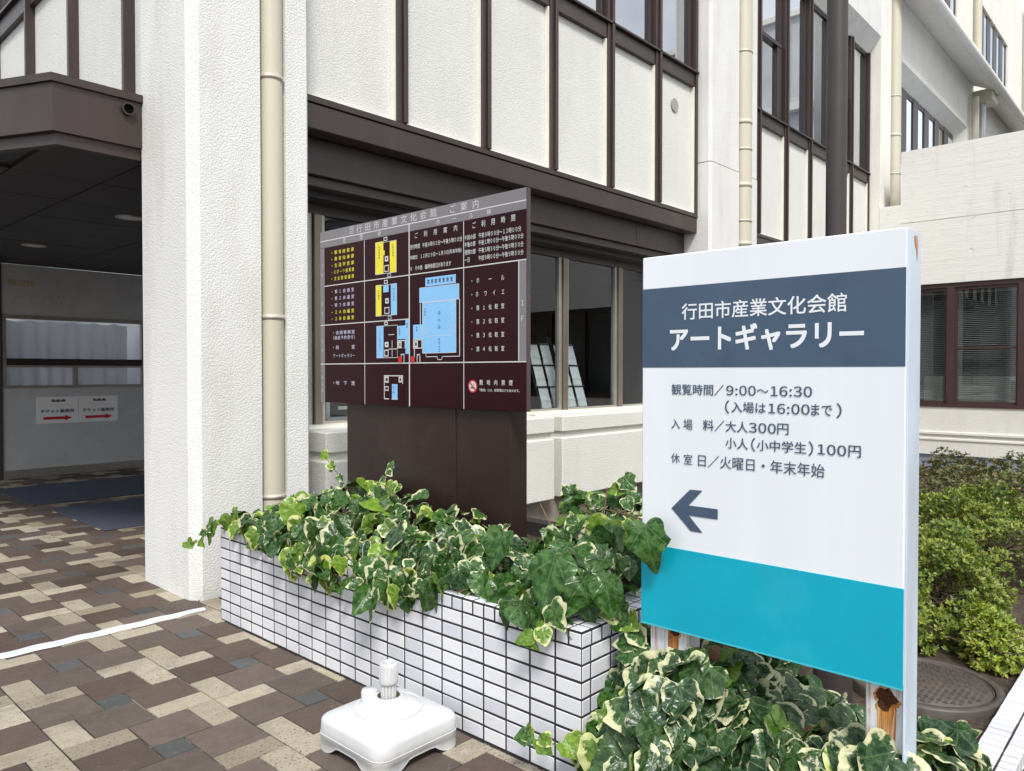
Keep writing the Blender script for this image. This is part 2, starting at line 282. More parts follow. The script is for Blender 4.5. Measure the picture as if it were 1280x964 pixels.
# ------------------------------------------------------------------ object helpers
def link(name, me, parent=None, mat=None):
    o = bpy.data.objects.new(name, me); COL.objects.link(o)
    if parent is not None: o.parent = parent
    if mat is not None and me is not None and not me.materials: me.materials.append(mat)
    return o
def tag(o, label=None, cat=None, group=None, kind=None):
    for k, v in (('label', label), ('category', cat), ('group', group), ('kind', kind)):
        if v: o[k] = v
    return o
def thing(name, label, cat, loc=(0, 0, 0), group=None):
    o = bpy.data.objects.new(name, None); COL.objects.link(o); o.location = loc; o.empty_display_size = .1
    return tag(o, label, cat, group)
class MB:
    """collects boxes, prisms and tubes into ONE mesh object"""
    def __init__(s): s.v = []; s.f = []; s.smooth = []
    def add(s, vs, fs, sm=False):
        k = len(s.v); s.v += [tuple(v) for v in vs]; s.f += [tuple(i + k for i in f) for f in fs]; s.smooth += [sm] * len(fs); return s
    def box(s, x0, x1, y0, y1, z0, z1, c=0):
        if c <= 0:
            vs = [(x, y, z) for z in (z0, z1) for x, y in ((x0, y0), (x1, y0), (x1, y1), (x0, y1))]
            return s.add(vs, [(3, 2, 1, 0), (4, 5, 6, 7), (0, 1, 5, 4), (1, 2, 6, 5), (2, 3, 7, 6), (3, 0, 4, 7)])
        bm = bmesh.new(); bmesh.ops.create_cube(bm, size=1)
        for v in bm.verts: v.co = ((x0 + x1) / 2 + v.co.x * (x1 - x0), (y0 + y1) / 2 + v.co.y * (y1 - y0), (z0 + z1) / 2 + v.co.z * (z1 - z0))
        bmesh.ops.bevel(bm, geom=bm.edges[:], offset=c, segments=1, affect='EDGES'); bm.verts.index_update()
        s.add([v.co[:] for v in bm.verts], [[v.index for v in f.verts] for f in bm.faces]); bm.free(); return s
    def prism(s, pts, axis, a, b):
        """polygon pts in the plane normal to axis ('x': (y,z), 'y': (x,z), 'z': (x,y)), extruded a..b"""
        n = len(pts); P = {'x': lambda p, t: (t, p[0], p[1]), 'y': lambda p, t: (p[0], t, p[1]), 'z': lambda p, t: (p[0], p[1], t)}[axis]
        vs = [P(p, a) for p in pts] + [P(p, b) for p in pts]
        area = sum(pts[i][0] * pts[(i + 1) % n][1] - pts[(i + 1) % n][0] * pts[i][1] for i in range(n))
        flip = (area > 0) != (b > a)
        if axis == 'y': flip = not flip
        fs = [tuple(range(n))[::-1], tuple(range(n, 2 * n))] + [(i, (i + 1) % n, n + (i + 1) % n, n + i) for i in range(n)]
        if flip: fs = [tuple(reversed(f)) for f in fs]
        return s.add(vs, fs)
    def tube(s, pts, r, n=10, caps=True):
        pts = [Vector(p) for p in pts]; k = len(pts); rs = r if isinstance(r, (list, tuple)) else [r] * k
        vs = []; up = Vector((.13, .07, 1)).normalized()
        for i, p in enumerate(pts):
            d = (pts[min(i + 1, k - 1)] - pts[max(i - 1, 0)]).normalized()
            a = d.cross(up if abs(d.dot(up)) < .95 else Vector((1, 0, 0))).normalized(); b2 = d.cross(a)
            vs += [p + (a * math.cos(t) + b2 * math.sin(t)) * rs[i] for t in (2 * math.pi * j / n for j in range(n))]
        fs = [(i * n + j, i * n + (j + 1) % n, (i + 1) * n + (j + 1) % n, (i + 1) * n + j) for i in range(k - 1) for j in range(n)]
        s.add(vs, fs, True)
        if caps: s.add(vs[:n], [tuple(range(n))]); s.add(vs[-n:], [tuple(reversed(range(n)))])
        return s
    def lathe(s, c, prof, n=24):
        vs = [(c[0] + r * math.cos(2 * math.pi * j / n), c[1] + r * math.sin(2 * math.pi * j / n), c[2] + z) for r, z in prof for j in range(n)]
        fs = [(i * n + j, i * n + (j + 1) % n, (i + 1) * n + (j + 1) % n, (i + 1) * n + j) for i in range(len(prof) - 1) for j in range(n)]
        return s.add(vs, fs, True)
    def mesh(s, name):
        me = bpy.data.meshes.new(name); me.from_pydata(s.v, [], s.f)
        me.polygons.foreach_set('use_smooth', s.smooth); me.update()
        bm = bmesh.new(); bm.from_mesh(me); bmesh.ops.recalc_face_normals(bm, faces=bm.faces); bm.to_mesh(me); bm.free(); return me
    def build(s, name, mat, parent=None, **kw):
        o = link(name, s.mesh(name), parent, M[mat] if isinstance(mat, str) else mat); tag(o, **kw); return o
def bx(name, mat, parent, x0, x1, y0, y1, z0, z1, c=0, **kw): return MB().box(x0, x1, y0, y1, z0, z1, c).build(name, mat, parent, **kw)
# text: printed on a plane; frame = origin (lower left of the board), unit vectors right/up, normal
FONT = None
try:            # the gothic face that ships inside Blender itself
    import os
    _p = os.path.join(bpy.utils.system_resource('DATAFILES'), 'fonts', 'Noto Sans CJK Regular.woff2')
    if os.path.exists(_p): FONT = bpy.data.fonts.load(_p)
except Exception: FONT = None
TS = bpy.data.scenes.new('typesetting')      # scratch scene for setting type, removed again below
_cu = bpy.data.curves.new('text', 'FONT'); _cu.size = 1; _cu.fill_mode = 'FRONT'
if FONT: _cu.font = FONT
TYPE = (_cu, bpy.data.objects.new('text', _cu)); TS.collection.objects.link(TYPE[1])
def print_text(body, frame, box, mat, parent, name='lettering', bold=0.0, mode='fit', off=.0015, spacing=1.0, rot=0):
    cu, to = TYPE; cu.body = body; cu.resolution_u = 2 if (box[3] - box[1]) < .029 else 4; cu.space_character = spacing
    TS.view_layers[0].update(); dg = TS.view_layers[0].depsgraph; me = bpy.data.meshes.new_from_object(to.evaluated_get(dg))
    n = len(me.vertices)
    if n == 0: return None
    co = np.empty(n * 3); me.vertices.foreach_get('co', co); co = co.reshape(-1, 3)
    if rot: co = np.stack([co[:, 1], -co[:, 0], co[:, 2]], 1)
    lo, hi = co.min(0), co.max(0); s0, z0, s1, z1 = box
    kx = (s1 - s0) / max(hi[0] - lo[0], 1e-6); ky = (z1 - z0) / max(hi[1] - lo[1], 1e-6)
    if mode == 'width': ky = kx
    if hi[1] - lo[1] < .15: ky = kx
    u = s0 + (co[:, 0] - lo[0]) * kx; w = (z0 + z1) / 2 + (co[:, 1] - (lo[1] + hi[1]) / 2) * ky
    o, r, up, nm = [np.array(a, float) for a in frame]
    P = o + u[:, None] * r + w[:, None] * up + off * nm
    me.vertices.foreach_set('co', P.ravel()); me.update(); me.materials.clear()
    if bold:            # heavier strokes: the same outline printed again a hair to the side and above
        bm = bmesh.new(); bm.from_mesh(me); tm = bpy.data.meshes.new('tmp'); bm.to_mesh(tm)
        hgt = (z1 - z0) * bold
        for k, (du, dw) in enumerate(((hgt, 0), (0, hgt), (hgt, hgt))):
            t2 = tm.copy(); t2.transform(Matrix.Translation(Vector(r * du + up * dw + nm * .00008 * (k + 1)))); bm.from_mesh(t2); bpy.data.meshes.remove(t2)
        bpy.data.meshes.remove(tm); bm.to_mesh(me); bm.free(); me.update()
    return link(name, me, parent, M[mat])
def print_poly(polys, frame, mat, parent, name, off=.001):
    o, r, up, nm = [np.array(a, float) for a in frame]; mb = MB()
    for p in polys:
        mb.add([tuple(o + u * r + w * up + off * nm) for u, w in p], [tuple(range(len(p)))])
    me = bpy.data.meshes.new(name); me.from_pydata(mb.v, [], mb.f); me.update()
    return link(name, me, parent, M[mat])
def rect(a, b, c, d): return [(a, b), (c, b), (c, d), (a, d)]

# ------------------------------------------------------------------ the ground
def sheet(name, x0, x1, y0, y1, z, mat, nx=1, ny=1, h=None, kind='structure'):
    vs = []; fs = []
    for j in range(ny + 1):
        for i in range(nx + 1):
            x = x0 + (x1 - x0) * i / nx; y = y0 + (y1 - y0) * j / ny
            vs.append((x, y, z + (h(x, y) if h else 0)))
    for j in range(ny):
        for i in range(nx): fs.append((j * (nx + 1) + i, j * (nx + 1) + i + 1, (j + 1) * (nx + 1) + i + 1, (j + 1) * (nx + 1) + i))
    me = bpy.data.meshes.new(name); me.from_pydata(vs, [], fs); me.update()
    o = link(name, me, None, M[mat]); o['kind'] = kind; return o
sheet('ground', -150, 150, -150, 150, -.42, 'asphalt')
GZ = -.18
def gard(x, y): return .035 * noise.noise(Vector((x * 2, y * 2, 0))) + .02 * noise.noise(Vector((x * 7, y * 7, 3))) - .012 * max(0, x - 6)
sheet('garden_soil', 1.95, 16.6, -8, 5.6, GZ, 'soil', 120, 100, gard)
def _joint():
    m, N, L, b = newmat('paving_joint')
    n = noise_node(N, L, .9, 5, .65); n2 = noise_node(N, L, 60, 3)
    f = mixc(N, L, .35, n.outputs[0], n2.outputs[0]); c = ramp(N, L, f, [(.45, (.022, .020, .019)), (.54, (.06, .053, .046)), (.60, (.30, .28, .25))])
    L.new(c.outputs[0], b.inputs['Base Color']); b.inputs['Roughness'].default_value = .95; bump(N, L, b, n2.outputs[0], .6, .006); return m
M['joint'] = _joint()
pave = MB().box(-14, 2.20, -14, 4.78, -.40, -.006).box(-14, 5.4, 4.781, 12.6, -.40, -.006).box(2.201, 3.3, 4.386, 4.78, -.40, -.006).build('pavement', 'joint', None, kind='structure')

# pavers: a pinwheel of 2x2 brown, 1x2 cream and 1x1 grey on a 0.1255 m module
MOD, PX0, PY0 = .1255, .981, 3.334
CELL = [(0, 0, 1, 2, 'pav_cream'), (0, 4, 2, 1, 'pav_cream'), (4, 3, 1, 2, 'pav_cream'), (3, 0, 2, 1, 'pav_cream'), (2, 2, 1, 1, 'pav_grey'),
        (1, 0, 2, 2, 'pav_brown'), (3, 1, 2, 2, 'pav_brown'), (2, 3, 2, 2, 'pav_brown'), (0, 2, 2, 2, 'pav_brown')]
def cam_px(p):
    d = Vector(p) - Vector((0, 0, EYE)); f = Vector((math.cos(YAW) * math.cos(PITCH), math.sin(YAW) * math.cos(PITCH), -math.sin(PITCH)))
    r = Vector((math.sin(YAW), -math.cos(YAW), 0)); w = f.cross(r); z = d.dot(f)
    return (640 + F_PX * d.dot(r) / z, 482 + F_PX * d.dot(w) / z, z) if z > .1 else None
tiles = []
for ci in range(-9, 9):
    for cj in range(-8, 17):
        for (i, j, w, h, mt) in CELL:
            x0 = PX0 + (ci * 5 + i) * MOD; y0 = PY0 + (cj * 5 + j) * MOD; x1 = x0 + w * MOD; y1 = y0 + h * MOD
            lim = 2.157 if y0 < 4.33 else 3.0 if y0 < 5.6 else 5.2
            if y0 < 4.386 and x0 > 2.15: continue
            x1 = min(x1, lim); y1 = min(y1, 12.28)
            if x1 - x0 < .03 or y1 - y0 < .03: continue
            q = cam_px(((x0 + x1) / 2, (y0 + y1) / 2, 0)); vis = 0
            if q and -60 < q[0] < 1330 and 480 < q[1] < 1020: vis = (x1 - x0) * (y1 - y0) * 1.5 / q[2] ** 3
            cx, cy = (x0 + x1) / 2, (y0 + y1) / 2
            if vis and cy > 5.6 and cx > .38 * cy + .3: vis *= .05      # behind the pillar
            tiles.append((vis, x0, x1, y0, y1, mt))
tiles.sort(key=lambda t: -t[0])
_tm = {}
def slab(w, h, t, mt, c=.0025):
    key = (round(w, 3), round(h, 3), t, mt)
    if key not in _tm:
        a, b = w / 2, h / 2; k = c
        vs = [(-a, -b, -t), (a, -b, -t), (a, b, -t), (-a, b, -t), (-a, -b, -k), (a, -b, -k), (a, b, -k), (-a, b, -k), (-a + k, -b + k, 0), (a - k, -b + k, 0), (a - k, b - k, 0), (-a + k, b - k, 0)]
        fs = [(0, 1, 5, 4), (1, 2, 6, 5), (2, 3, 7, 6), (3, 0, 4, 7), (4, 5, 9, 8), (5, 6, 10, 9), (6, 7, 11, 10), (7, 4, 8, 11), (8, 9, 10, 11)]
        me = bpy.data.meshes.new('slab'); me.from_pydata(vs, [], fs); me.update(); me.materials.append(M[mt]); _tm[key] = me
    return _tm[key]
J = .0065
rest = {}
for k, (vis, x0, x1, y0, y1, mt) in enumerate(tiles):
    cx, cy, w, h = (x0 + x1) / 2, (y0 + y1) / 2, x1 - x0 - J, y1 - y0 - J
    dz = random.uniform(-.0012, .0012)
    if k < 300 and vis > 0:
        o = link('paver', slab(w, h, .03, mt), pave); o.location = (cx, cy, dz); o.rotation_euler = (random.gauss(0, .003), random.gauss(0, .003), 0)
    else:
        me = slab(w, h, .03, mt); mb = rest.setdefault(mt, MB())
        mb.add([(v.co.x + cx, v.co.y + cy, v.co.z + dz) for v in me.vertices], [tuple(p.vertices) for p in me.polygons])
for mt, mb in rest.items(): mb.build('pavers', mt, pave, kind='stuff')

# ------------------------------------------------------------------ tiled planter
PXF, PYC, PYL, PTOP = 2.164, 1.647, 4.386, .5
plan = thing('tiled_planter', 'raised planter faced in small white tiles with dark joints, under the brown guide board', 'planter', (PXF, PYC, 0))
def pl_(o):      # keep world placement under an offset Empty
    o.matrix_parent_inverse = Matrix.Translation(-Vector(o.parent.location)); return o
TH = .0025
c = MB(); c.box(PXF + TH, PXF + .17, PYC + TH, PYL, -.35, PTOP + .0605); c.box(PXF + .17, 3.7, PYC + TH, PYC + .16, -.35, PTOP + .0605); c.box(PXF + .17, 3.7, PYL - .1, PYL, -.35, PTOP + .05); c.box(3.6, 3.7, PYC + .16, PYL - .1, -.35, PTOP + .05)
pl_(c.build('core', 'mortar', plan))
_sm = {}
def wall_tile(du, dv, kind):
    """slab whose normal is -x ('f'), -y ('e') or +z ('t'); du along the wall, dv up"""
    key = (round(du, 4), round(dv, 4), kind)
    if key not in _sm:
        me = slab(du, dv, .008, 'tile', .0018).copy()
        mt = {'f': Matrix(((0, 0, -1), (-1, 0, 0), (0, 1, 0))), 'e': Matrix(((1, 0, 0), (0, 0, -1), (0, 1, 0))), 't': Matrix.Identity(3)}[kind]
        me.transform(mt.to_4x4()); _sm[key] = me
    return _sm[key]
ntile = [0]; tile_rest = MB()
def put_tile(parent, pos, du, dv, kind, solo=True):
    me = wall_tile(du, dv, kind)
    j = .0007
    if solo and ntile[0] < 300:
        o = link('tile', me, parent); o.location = Vector(pos) + Vector((random.uniform(-j, j),) * 3); o.rotation_euler = [random.gauss(0, .004) for _ in range(3)]
        o.matrix_parent_inverse = Matrix.Translation(-Vector(parent.location)); ntile[0] += 1
    else:
        tile_rest.add([tuple(v.co + Vector(pos)) for v in me.vertices], [tuple(p.vertices) for p in me.polygons])
TJ = .0095
for r in range(9):                                # front face
    z1 = PTOP - .0625 * r; z0 = max(z1 - .0625, 0); y = PYC
    while y < PYL - .01:
        y1 = min(y + .125, PYL); w = y1 - y - TJ; h = z1 - z0 - TJ
        if w > .02 and h > .01: put_tile(plan, (PXF, (y + y1) / 2, (z0 + z1) / 2), w, h, 'f')
        y = y1
n = 0; y = PYC                                       # cap, front course stood on end and a second course on top
while y < PYL - .01:
    y1 = min(y + .0625, PYL)
    put_tile(plan, (PXF, (y + y1) / 2, PTOP + .028), y1 - y - TJ, .056 - TJ, 'f')
    vis_cap = y < 3.0
    put_tile(plan, (PXF + .030, (y + y1) / 2, PTOP + .0625), y1 - y - TJ, 0, 't', False) if False else None
    y = y1
y = PYC
while y < PYL - .01:
    y1 = min(y + .0625, PYL)
    for (xa, xb) in ((PXF, PXF + .06), (PXF + .06, PXF + .12), (PXF + .12, PXF + .17)):
        put_tile(plan, ((xa + xb) / 2, (y + y1) / 2, PTOP + .0625), xb - xa - TJ, y1 - y - TJ, 't', y < 2.6 and ntile[0] < 278)
    y = y1
for r in range(9):                                   # end face
    z1 = PTOP - .0625 * r; z0 = z1 - .0625; x = PXF; first = True
    while x < 3.65:
        x1 = x + (.056 if first else .125); first = False
        put_tile(plan, ((x + x1) / 2, PYC, (z0 + z1) / 2), x1 - x - TJ, .0625 - TJ, 'e', x < 2.45)
        x = x1
x = PXF
while x < 3.65:
    x1 = x + .0625
    put_tile(plan, ((x + x1) / 2, PYC, PTOP + .028), .0625 - TJ, .056 - TJ, 'e', x < 2.45)
    for (ya, yb) in ((PYC, PYC + .06), (PYC + .06, PYC + .16)):
        if x > PXF + .17: put_tile(plan, ((x + x1) / 2, (ya + yb) / 2, PTOP + .0625), .0625 - TJ, yb - ya - TJ, 't', False)
    x = x1
pl_(tile_rest.build('tile_field', 'tile', plan, kind='stuff'))
so_ = sheet('planter_soil', PXF + .165, 3.62, PYC + .15, PYL - .08, .47, 'soil', 40, 50, lambda x, y: .03 * noise.noise(Vector((x * 5, y * 5, 1)))); del so_['kind']; so_.name = 'soil'; so_.parent = plan; pl_(so_)

# low tiled kerb on the right of the sign bed
KT = -.10
kerb = thing('tiled_kerb', 'low white tiled kerb beside the round iron manhole cover', 'kerb', (3.0, .63, KT))
pl_(MB().box(1.7, 6.4, .556, .707, -.42, KT - .007).build('core', 'mortar', kerb))
tile_rest = MB(); ntile[0] = 0; x = 1.7
while x < 6.4:
    x1 = x + .0625
    solo = 2.6 < x < 5.6
    put_tile(kerb, ((x + x1) / 2, .663, KT), .0625 - TJ, .100 - TJ, 't', solo); put_tile(kerb, ((x + x1) / 2, .5815, KT), .0625 - TJ, .063 - TJ, 't', solo)
    put_tile(kerb, ((x + x1) / 2, .550, KT - .036), .0625 - TJ, .058, 'e', solo)
    for r in range(3): put_tile(kerb, ((x + x1) / 2, .550, KT - .10 - r * .0625), .0625 - TJ, .0565, 'e', False)
    x = x1
pl_(tile_rest.build('tile_field', 'tile', kerb, kind='stuff'))

# ------------------------------------------------------------------ main building
YF, YP = 4.83, 5.03
bld = thing('culture_hall', 'cream rendered hall with dark brown mullioned windows behind the guide board', 'building', (2.2, 5.0, 0))
B = lambda name, mat, *a, **k: pl_(bx(name, mat, bld, *a, **k))
def P(mb, name, mat, parent=None, **k):
    o = mb.build(name, mat, parent or bld, **k)
    if parent is None or parent == bld: pl_(o)
    return o
def sub(parent, name, mat, mb):
    o = mb.build(name, mat, parent); o.matrix_parent_inverse = Matrix.Translation(-Vector(bld.location)) if False else Matrix.Identity(4)
    return o
HP = 10.2
P(MB().prism([(2.20, 5.60), (2.20, 4.90), (2.262, YF), (2.69, YF), (2.69, 5.0), (2.885, 5.0), (2.885, YF), (3.055, YF), (3.10, 4.89), (3.10, 5.60)], 'z', -.2, HP), 'pillar', 'pillar')
pil2 = [(9.123, 5.60), (9.123, 4.87), (9.16, YF), (9.93, YF), (9.93, 5.0), (10.28, 5.0), (10.28, YF), (10.50, YF), (10.55, 4.89), (10.55, 5.60)]
P(MB().prism(pil2, 'z', -.5, 4.27), 'pillar', 'pillar'); P(MB().prism([(x + (.006 if x < 9.5 else 0), y + .006) for x, y in pil2], 'z', 4.285, HP), 'pillar', 'pillar')
B('pillar_joint', 'plinth', 9.15, 10.5, 4.86, 5.5, 4.26, 4.30)
P(MB().prism([(16.06, 5.60), (16.06, YF), (16.72, YF), (16.72, 5.0), (17.30, 5.0), (17.30, 5.60)], 'z', -.5, HP), 'pillar', 'farwall')
def downpipe(x, y, r, z0, z1, clamps, mat='pipe', joints=()):
    o = P(MB().tube([(x, y, z0), (x, y, z1)], r, 20), 'downpipe', mat)
    for z in clamps:
        mb = MB().lathe((x, y, z), [(r + .001, -.014), (r + .007, -.014), (r + .007, .014), (r + .001, .014)], 20)
        mb.box(x + r, x + r + .03, y - .012, y + .012, z - .012, z + .012).box(x - .01, x + .01, y + r, y + r + .16, z - .008, z + .008)
        k = mb.build('clamp', 'clamp', o); k.matrix_parent_inverse = o.matrix_world.inverted() if False else Matrix.Identity(4)
    for z in joints:
        MB().lathe((x, y, z), [(r, -.03), (r + .005, -.03), (r + .005, .03), (r, .03)], 20).build('socket_joint', mat, o)
    return o
downpipe(2.80, 4.885, .082, 0, HP, (.62, 1.885, 3.56), 'pipe')
downpipe(10.10, 4.86, .125, 0, HP, (3.62, 4.62, 5.98), 'pipe', (3.3, 4.12, 5.0))
downpipe(17.02, 4.86, .14, 4.2, HP, (5.6, 7.2), 'pipe', (4.4, 6.4))
# first bay: beam, panels, mullions, rail, windows
def bay(xs, xl, xr, ztop, sash=(), curtain=None, panel_mat='panel'):
    P(MB().box(xl, xr, YP, 5.215, 3.352, 3.545, .006).box(xl, xr, YP - .012, YP + .1, 3.548, 3.60, .004), 'beam', 'brown')
    P(MB().box(xl, xr, YP + .012, 5.2, 5.275, 5.445, .004).box(xl, xr, YP - .03, 5.2, 5.447, 5.475, .004), 'rail', 'brown')
    edges = [xl] + list(xs) + [xr]
    for i, x in enumerate(xs):
        P(MB().box(x - .05, x + .005, YP - .004, 5.18, 3.602, ztop, .003).box(x + .007, x + .05, YP - .03, 5.18, 3.602, ztop, .003), 'mullion', 'brown')
    P(MB().box(xr - .05, xr, YP - .01, 5.18, 3.602, ztop, .003), 'mullion', 'brown')
    for i in range(len(edges) - 1):
        a = edges[i] + (.05 if i else .0); b = edges[i + 1] - .05
        if b - a < .05: continue
        pn = P(MB().box(a, b, YP + .062, YP + .16, 3.602, 5.273), 'wall_panel', panel_mat)
        MB().box(b - .022, b - .001, YP + .015, YP + .06, 3.602, 5.272).box(a, b - .024, YP + .03, YP + .06, 3.602, 3.615).build('edge_bead', 'bead', pn)
        fr = MB(); y0, y1 = YP + .055, YP + .11; z0, z1 = 5.477, ztop; w = .055
        fr.box(a, a + w, y0, y1, z0, z1, .003).box(b - w, b, y0, y1, z0, z1, .003).box(a + w, b - w, y0, y1, z0, z0 + w, .003).box(a + w, b - w, y0, y1, z1 - w, z1, .003)
        if i in sash:
            zs = 6.66; fr.box(a + w, b - w, y0 - .025, y1, zs, zs + .06, .003).box(b - w - .16, b - w, y0 - .015, y1 - .02, z0 + w, zs, .003)
        f = P(fr, 'window_frame', 'brown_dark')
        MB().box(a + w, b - w, YP + .085, YP + .091, z0 + w, z1 - w).build('pane', 'glass_up', f)
        if curtain is not None and i in curtain:
            n = 60; vs = []; 
            for k in range(n + 1):
                x = a + .32 * (b - a) + (b - a) * .62 * k / n; y = YP + .24 + .028 * math.sin(k * 1.25) + .01 * math.sin(k * .5)
                vs += [(x, y, z0), (x, y, z1)]
            me = bpy.data.meshes.new('curtain'); me.from_pydata(vs, [], [(2 * k, 2 * k + 2, 2 * k + 3, 2 * k + 1) for k in range(n)]); me.polygons.foreach_set('use_smooth', [True] * n); me.update()
            link('curtain', me, f, M['curtain_beige'])
bay([4.10, 5.11, 6.11, 7.13, 8.145], 3.103, 9.12, 8.2, curtain=(5,))
bay([10.98, 12.0, 12.99, 14.0, 15.01], 10.552, 16.057, 7.86, sash=(1, 4), curtain=(5,))
v = MB(); v.prism([(8.62 + .085 * math.cos(t), 4.93 + .085 * math.sin(t)) for t in np.linspace(0, 2 * math.pi, 24, endpoint=False)], 'y', YP + .045, YP + .061); P(v, 'vent_disc', 'vent')
for xl, xr, z0 in ((10.5, 16.65, 7.862),):
    P(MB().prism([(YF, 8.14), (YF, HP), (5.6, HP), (5.6, z0), (5.2, z0), (YP + .03, z0)], 'x', 10.552, 16.058), 'window_hood', 'pillar')
P(MB().prism([(YF, 8.50), (YF, HP), (5.6, HP), (5.6, 8.2), (YP + .03, 8.2)], 'x', 3.103, 9.12), 'window_hood', 'pillar')
# recessed fascia, soffit, ground floor windows of the first bay
YR = 5.22
P(MB().box(3.103, 7.96, YR, 5.5, 3.065, 3.35, .004), 'fascia', 'brown'); P(MB().box(7.966, 9.12, YR, 5.5, 3.065, 3.35, .004), 'fascia', 'brown')
P(MB().box(3.103, 9.12, YR + .05, 5.5, 2.985, 3.062, .004), 'fascia_lip', 'brown')
B('soffit', 'soffit', 3.103, 9.12, 5.40, 5.75, 2.93, 2.984)
YW = 5.62
B('window_header', 'brown_dark', 3.103, 9.12, YW - .03, YW + .08, 2.84, 2.929)
gx = [3.60, 4.71, 5.83, 6.97, 8.10]
for i, x in enumerate(gx):
    P(MB().box(x - .012, x + .062, YW - .06, YW + .05, 1.035, 2.838, .004), 'mullion', 'bronze')
ge = [3.103] + gx + [9.12]
for i in range(len(ge) - 1):
    a, b = ge[i] + (.076 if i else 0), ge[i + 1] - .021; fr = MB()
    fr.box(a, a + .03, YW - .03, YW + .03, 1.035, 2.838).box(b - .05, b, YW - .03, YW + .03, 1.035, 2.838).box(a + .03, b - .05, YW - .03, YW + .03, 1.035, 1.075)
    f = P(fr, 'window_frame', 'alu'); MB().box(a + .03, b - .05, YW, YW + .006, 1.075, 2.838).build('pane', 'glass', f)
# the same ground floor front continues in the second bay
P(MB().box(10.552, 16.057, YR, 5.5, 3.065, 3.35, .004), 'fascia', 'brown'); P(MB().box(10.552, 16.057, YR + .05, 5.5, 2.985, 3.062, .004), 'fascia_lip', 'brown')
B('soffit', 'soffit', 10.552, 16.057, 5.40, 5.75, 2.93, 2.984); B('window_header', 'brown_dark', 10.552, 16.057, YW - .03, YW + .08, 2.84, 2.929)
B('parapet', 'cream', 10.56, 16.05, YP + .1, YW + .08, -.5, 1.03)
g2 = np.linspace(10.552, 16.057, 6)
for i in range(5):
    a, b = g2[i], g2[i + 1]
    f = P(MB().box(a + .001, a + .06, YW - .05, YW + .05, 1.032, 2.838).box(a + .061, b - .001, YW - .03, YW + .03, 1.032, 1.075), 'window_frame', 'bronze'); MB().box(a + .061, b, YW, YW + .006, 1.076, 2.838).build('pane', 'glass', f)
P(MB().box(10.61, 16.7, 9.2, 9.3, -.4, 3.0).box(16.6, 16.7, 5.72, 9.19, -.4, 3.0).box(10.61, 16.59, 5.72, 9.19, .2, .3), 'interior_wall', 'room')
def parapet(x0, x1):
    o = P(MB().box(x0, x1, YP, YW - .03, .16, .80, .012).box(x0 + .0, x1, YP, YW - .03, .86, 1.03, .012).box(x0 + .02, x1 - .02, YP + .04, YW - .03, .79, .87), 'parapet', 'cream')
    return o
parapet(3.34, 6.14); parapet(6.27, 9.10)
B('parapet_coping', 'bead', 3.12, 9.118, YW - .20, YW - .028, 1.028, 1.052)
B('plinth', 'plinth', 3.11, 9.118, YP + .14, YW, -.5, .17)
# inside of the hall seen through the glass
ins = MB(); 
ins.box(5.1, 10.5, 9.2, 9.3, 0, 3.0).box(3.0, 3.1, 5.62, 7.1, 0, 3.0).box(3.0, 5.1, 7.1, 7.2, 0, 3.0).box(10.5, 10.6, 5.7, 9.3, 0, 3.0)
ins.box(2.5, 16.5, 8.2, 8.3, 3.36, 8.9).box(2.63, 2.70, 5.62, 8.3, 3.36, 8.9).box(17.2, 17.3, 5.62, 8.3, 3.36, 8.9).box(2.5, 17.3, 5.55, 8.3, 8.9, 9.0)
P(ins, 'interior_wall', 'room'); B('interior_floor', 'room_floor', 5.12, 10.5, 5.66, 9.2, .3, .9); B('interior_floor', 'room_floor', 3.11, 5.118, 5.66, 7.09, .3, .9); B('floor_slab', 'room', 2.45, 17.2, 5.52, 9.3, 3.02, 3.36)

# entrance side: upper wall at x = 2.4, canopy, porch
XE = 2.40
ey = [6.42, 7.70, 8.98, 10.26, 11.54]
edges = [5.60] + ey + [12.82]
for i in range(len(edges) - 1):
    a, b = edges[i] + (.05 if i else 0), edges[i + 1] - .05
    pn = P(MB().box(XE + .06, XE + .16, a, b, 3.02, 5.25), 'wall_panel', 'panel')
    MB().box(XE + .01, XE + .058, a + .001, a + .022, 3.02, 5.25).build('edge_bead', 'bead', pn)
for y in ey: P(MB().box(XE - .03, XE + .2, y - .05, y - .004, 3.02, 8.2, .003).box(XE, XE + .2, y - .002, y + .05, 3.02, 8.2, .003), 'mullion', 'brown')
P(MB().box(XE + .01, XE + .2, 5.60, 12.8, 5.252, 5.44, .004).box(XE - .03, XE + .2, 5.60, 12.8, 5.442, 5.475, .004), 'rail', 'brown')
for i in range(len(edges) - 1):
    a, b = edges[i] + .05, edges[i + 1] - .05
    f = P(MB().box(XE + .05, XE + .1, a, a + .05, 5.477, 8.2).box(XE + .05, XE + .1, b - .05, b, 5.477, 8.2).box(XE + .05, XE + .1, a + .05, b - .05, 5.477, 5.53), 'window_frame', 'brown_dark')
    MB().box(XE + .075, XE + .081, a + .05, b - .05, 5.53, 8.2).build('pane', 'glass_up', f)
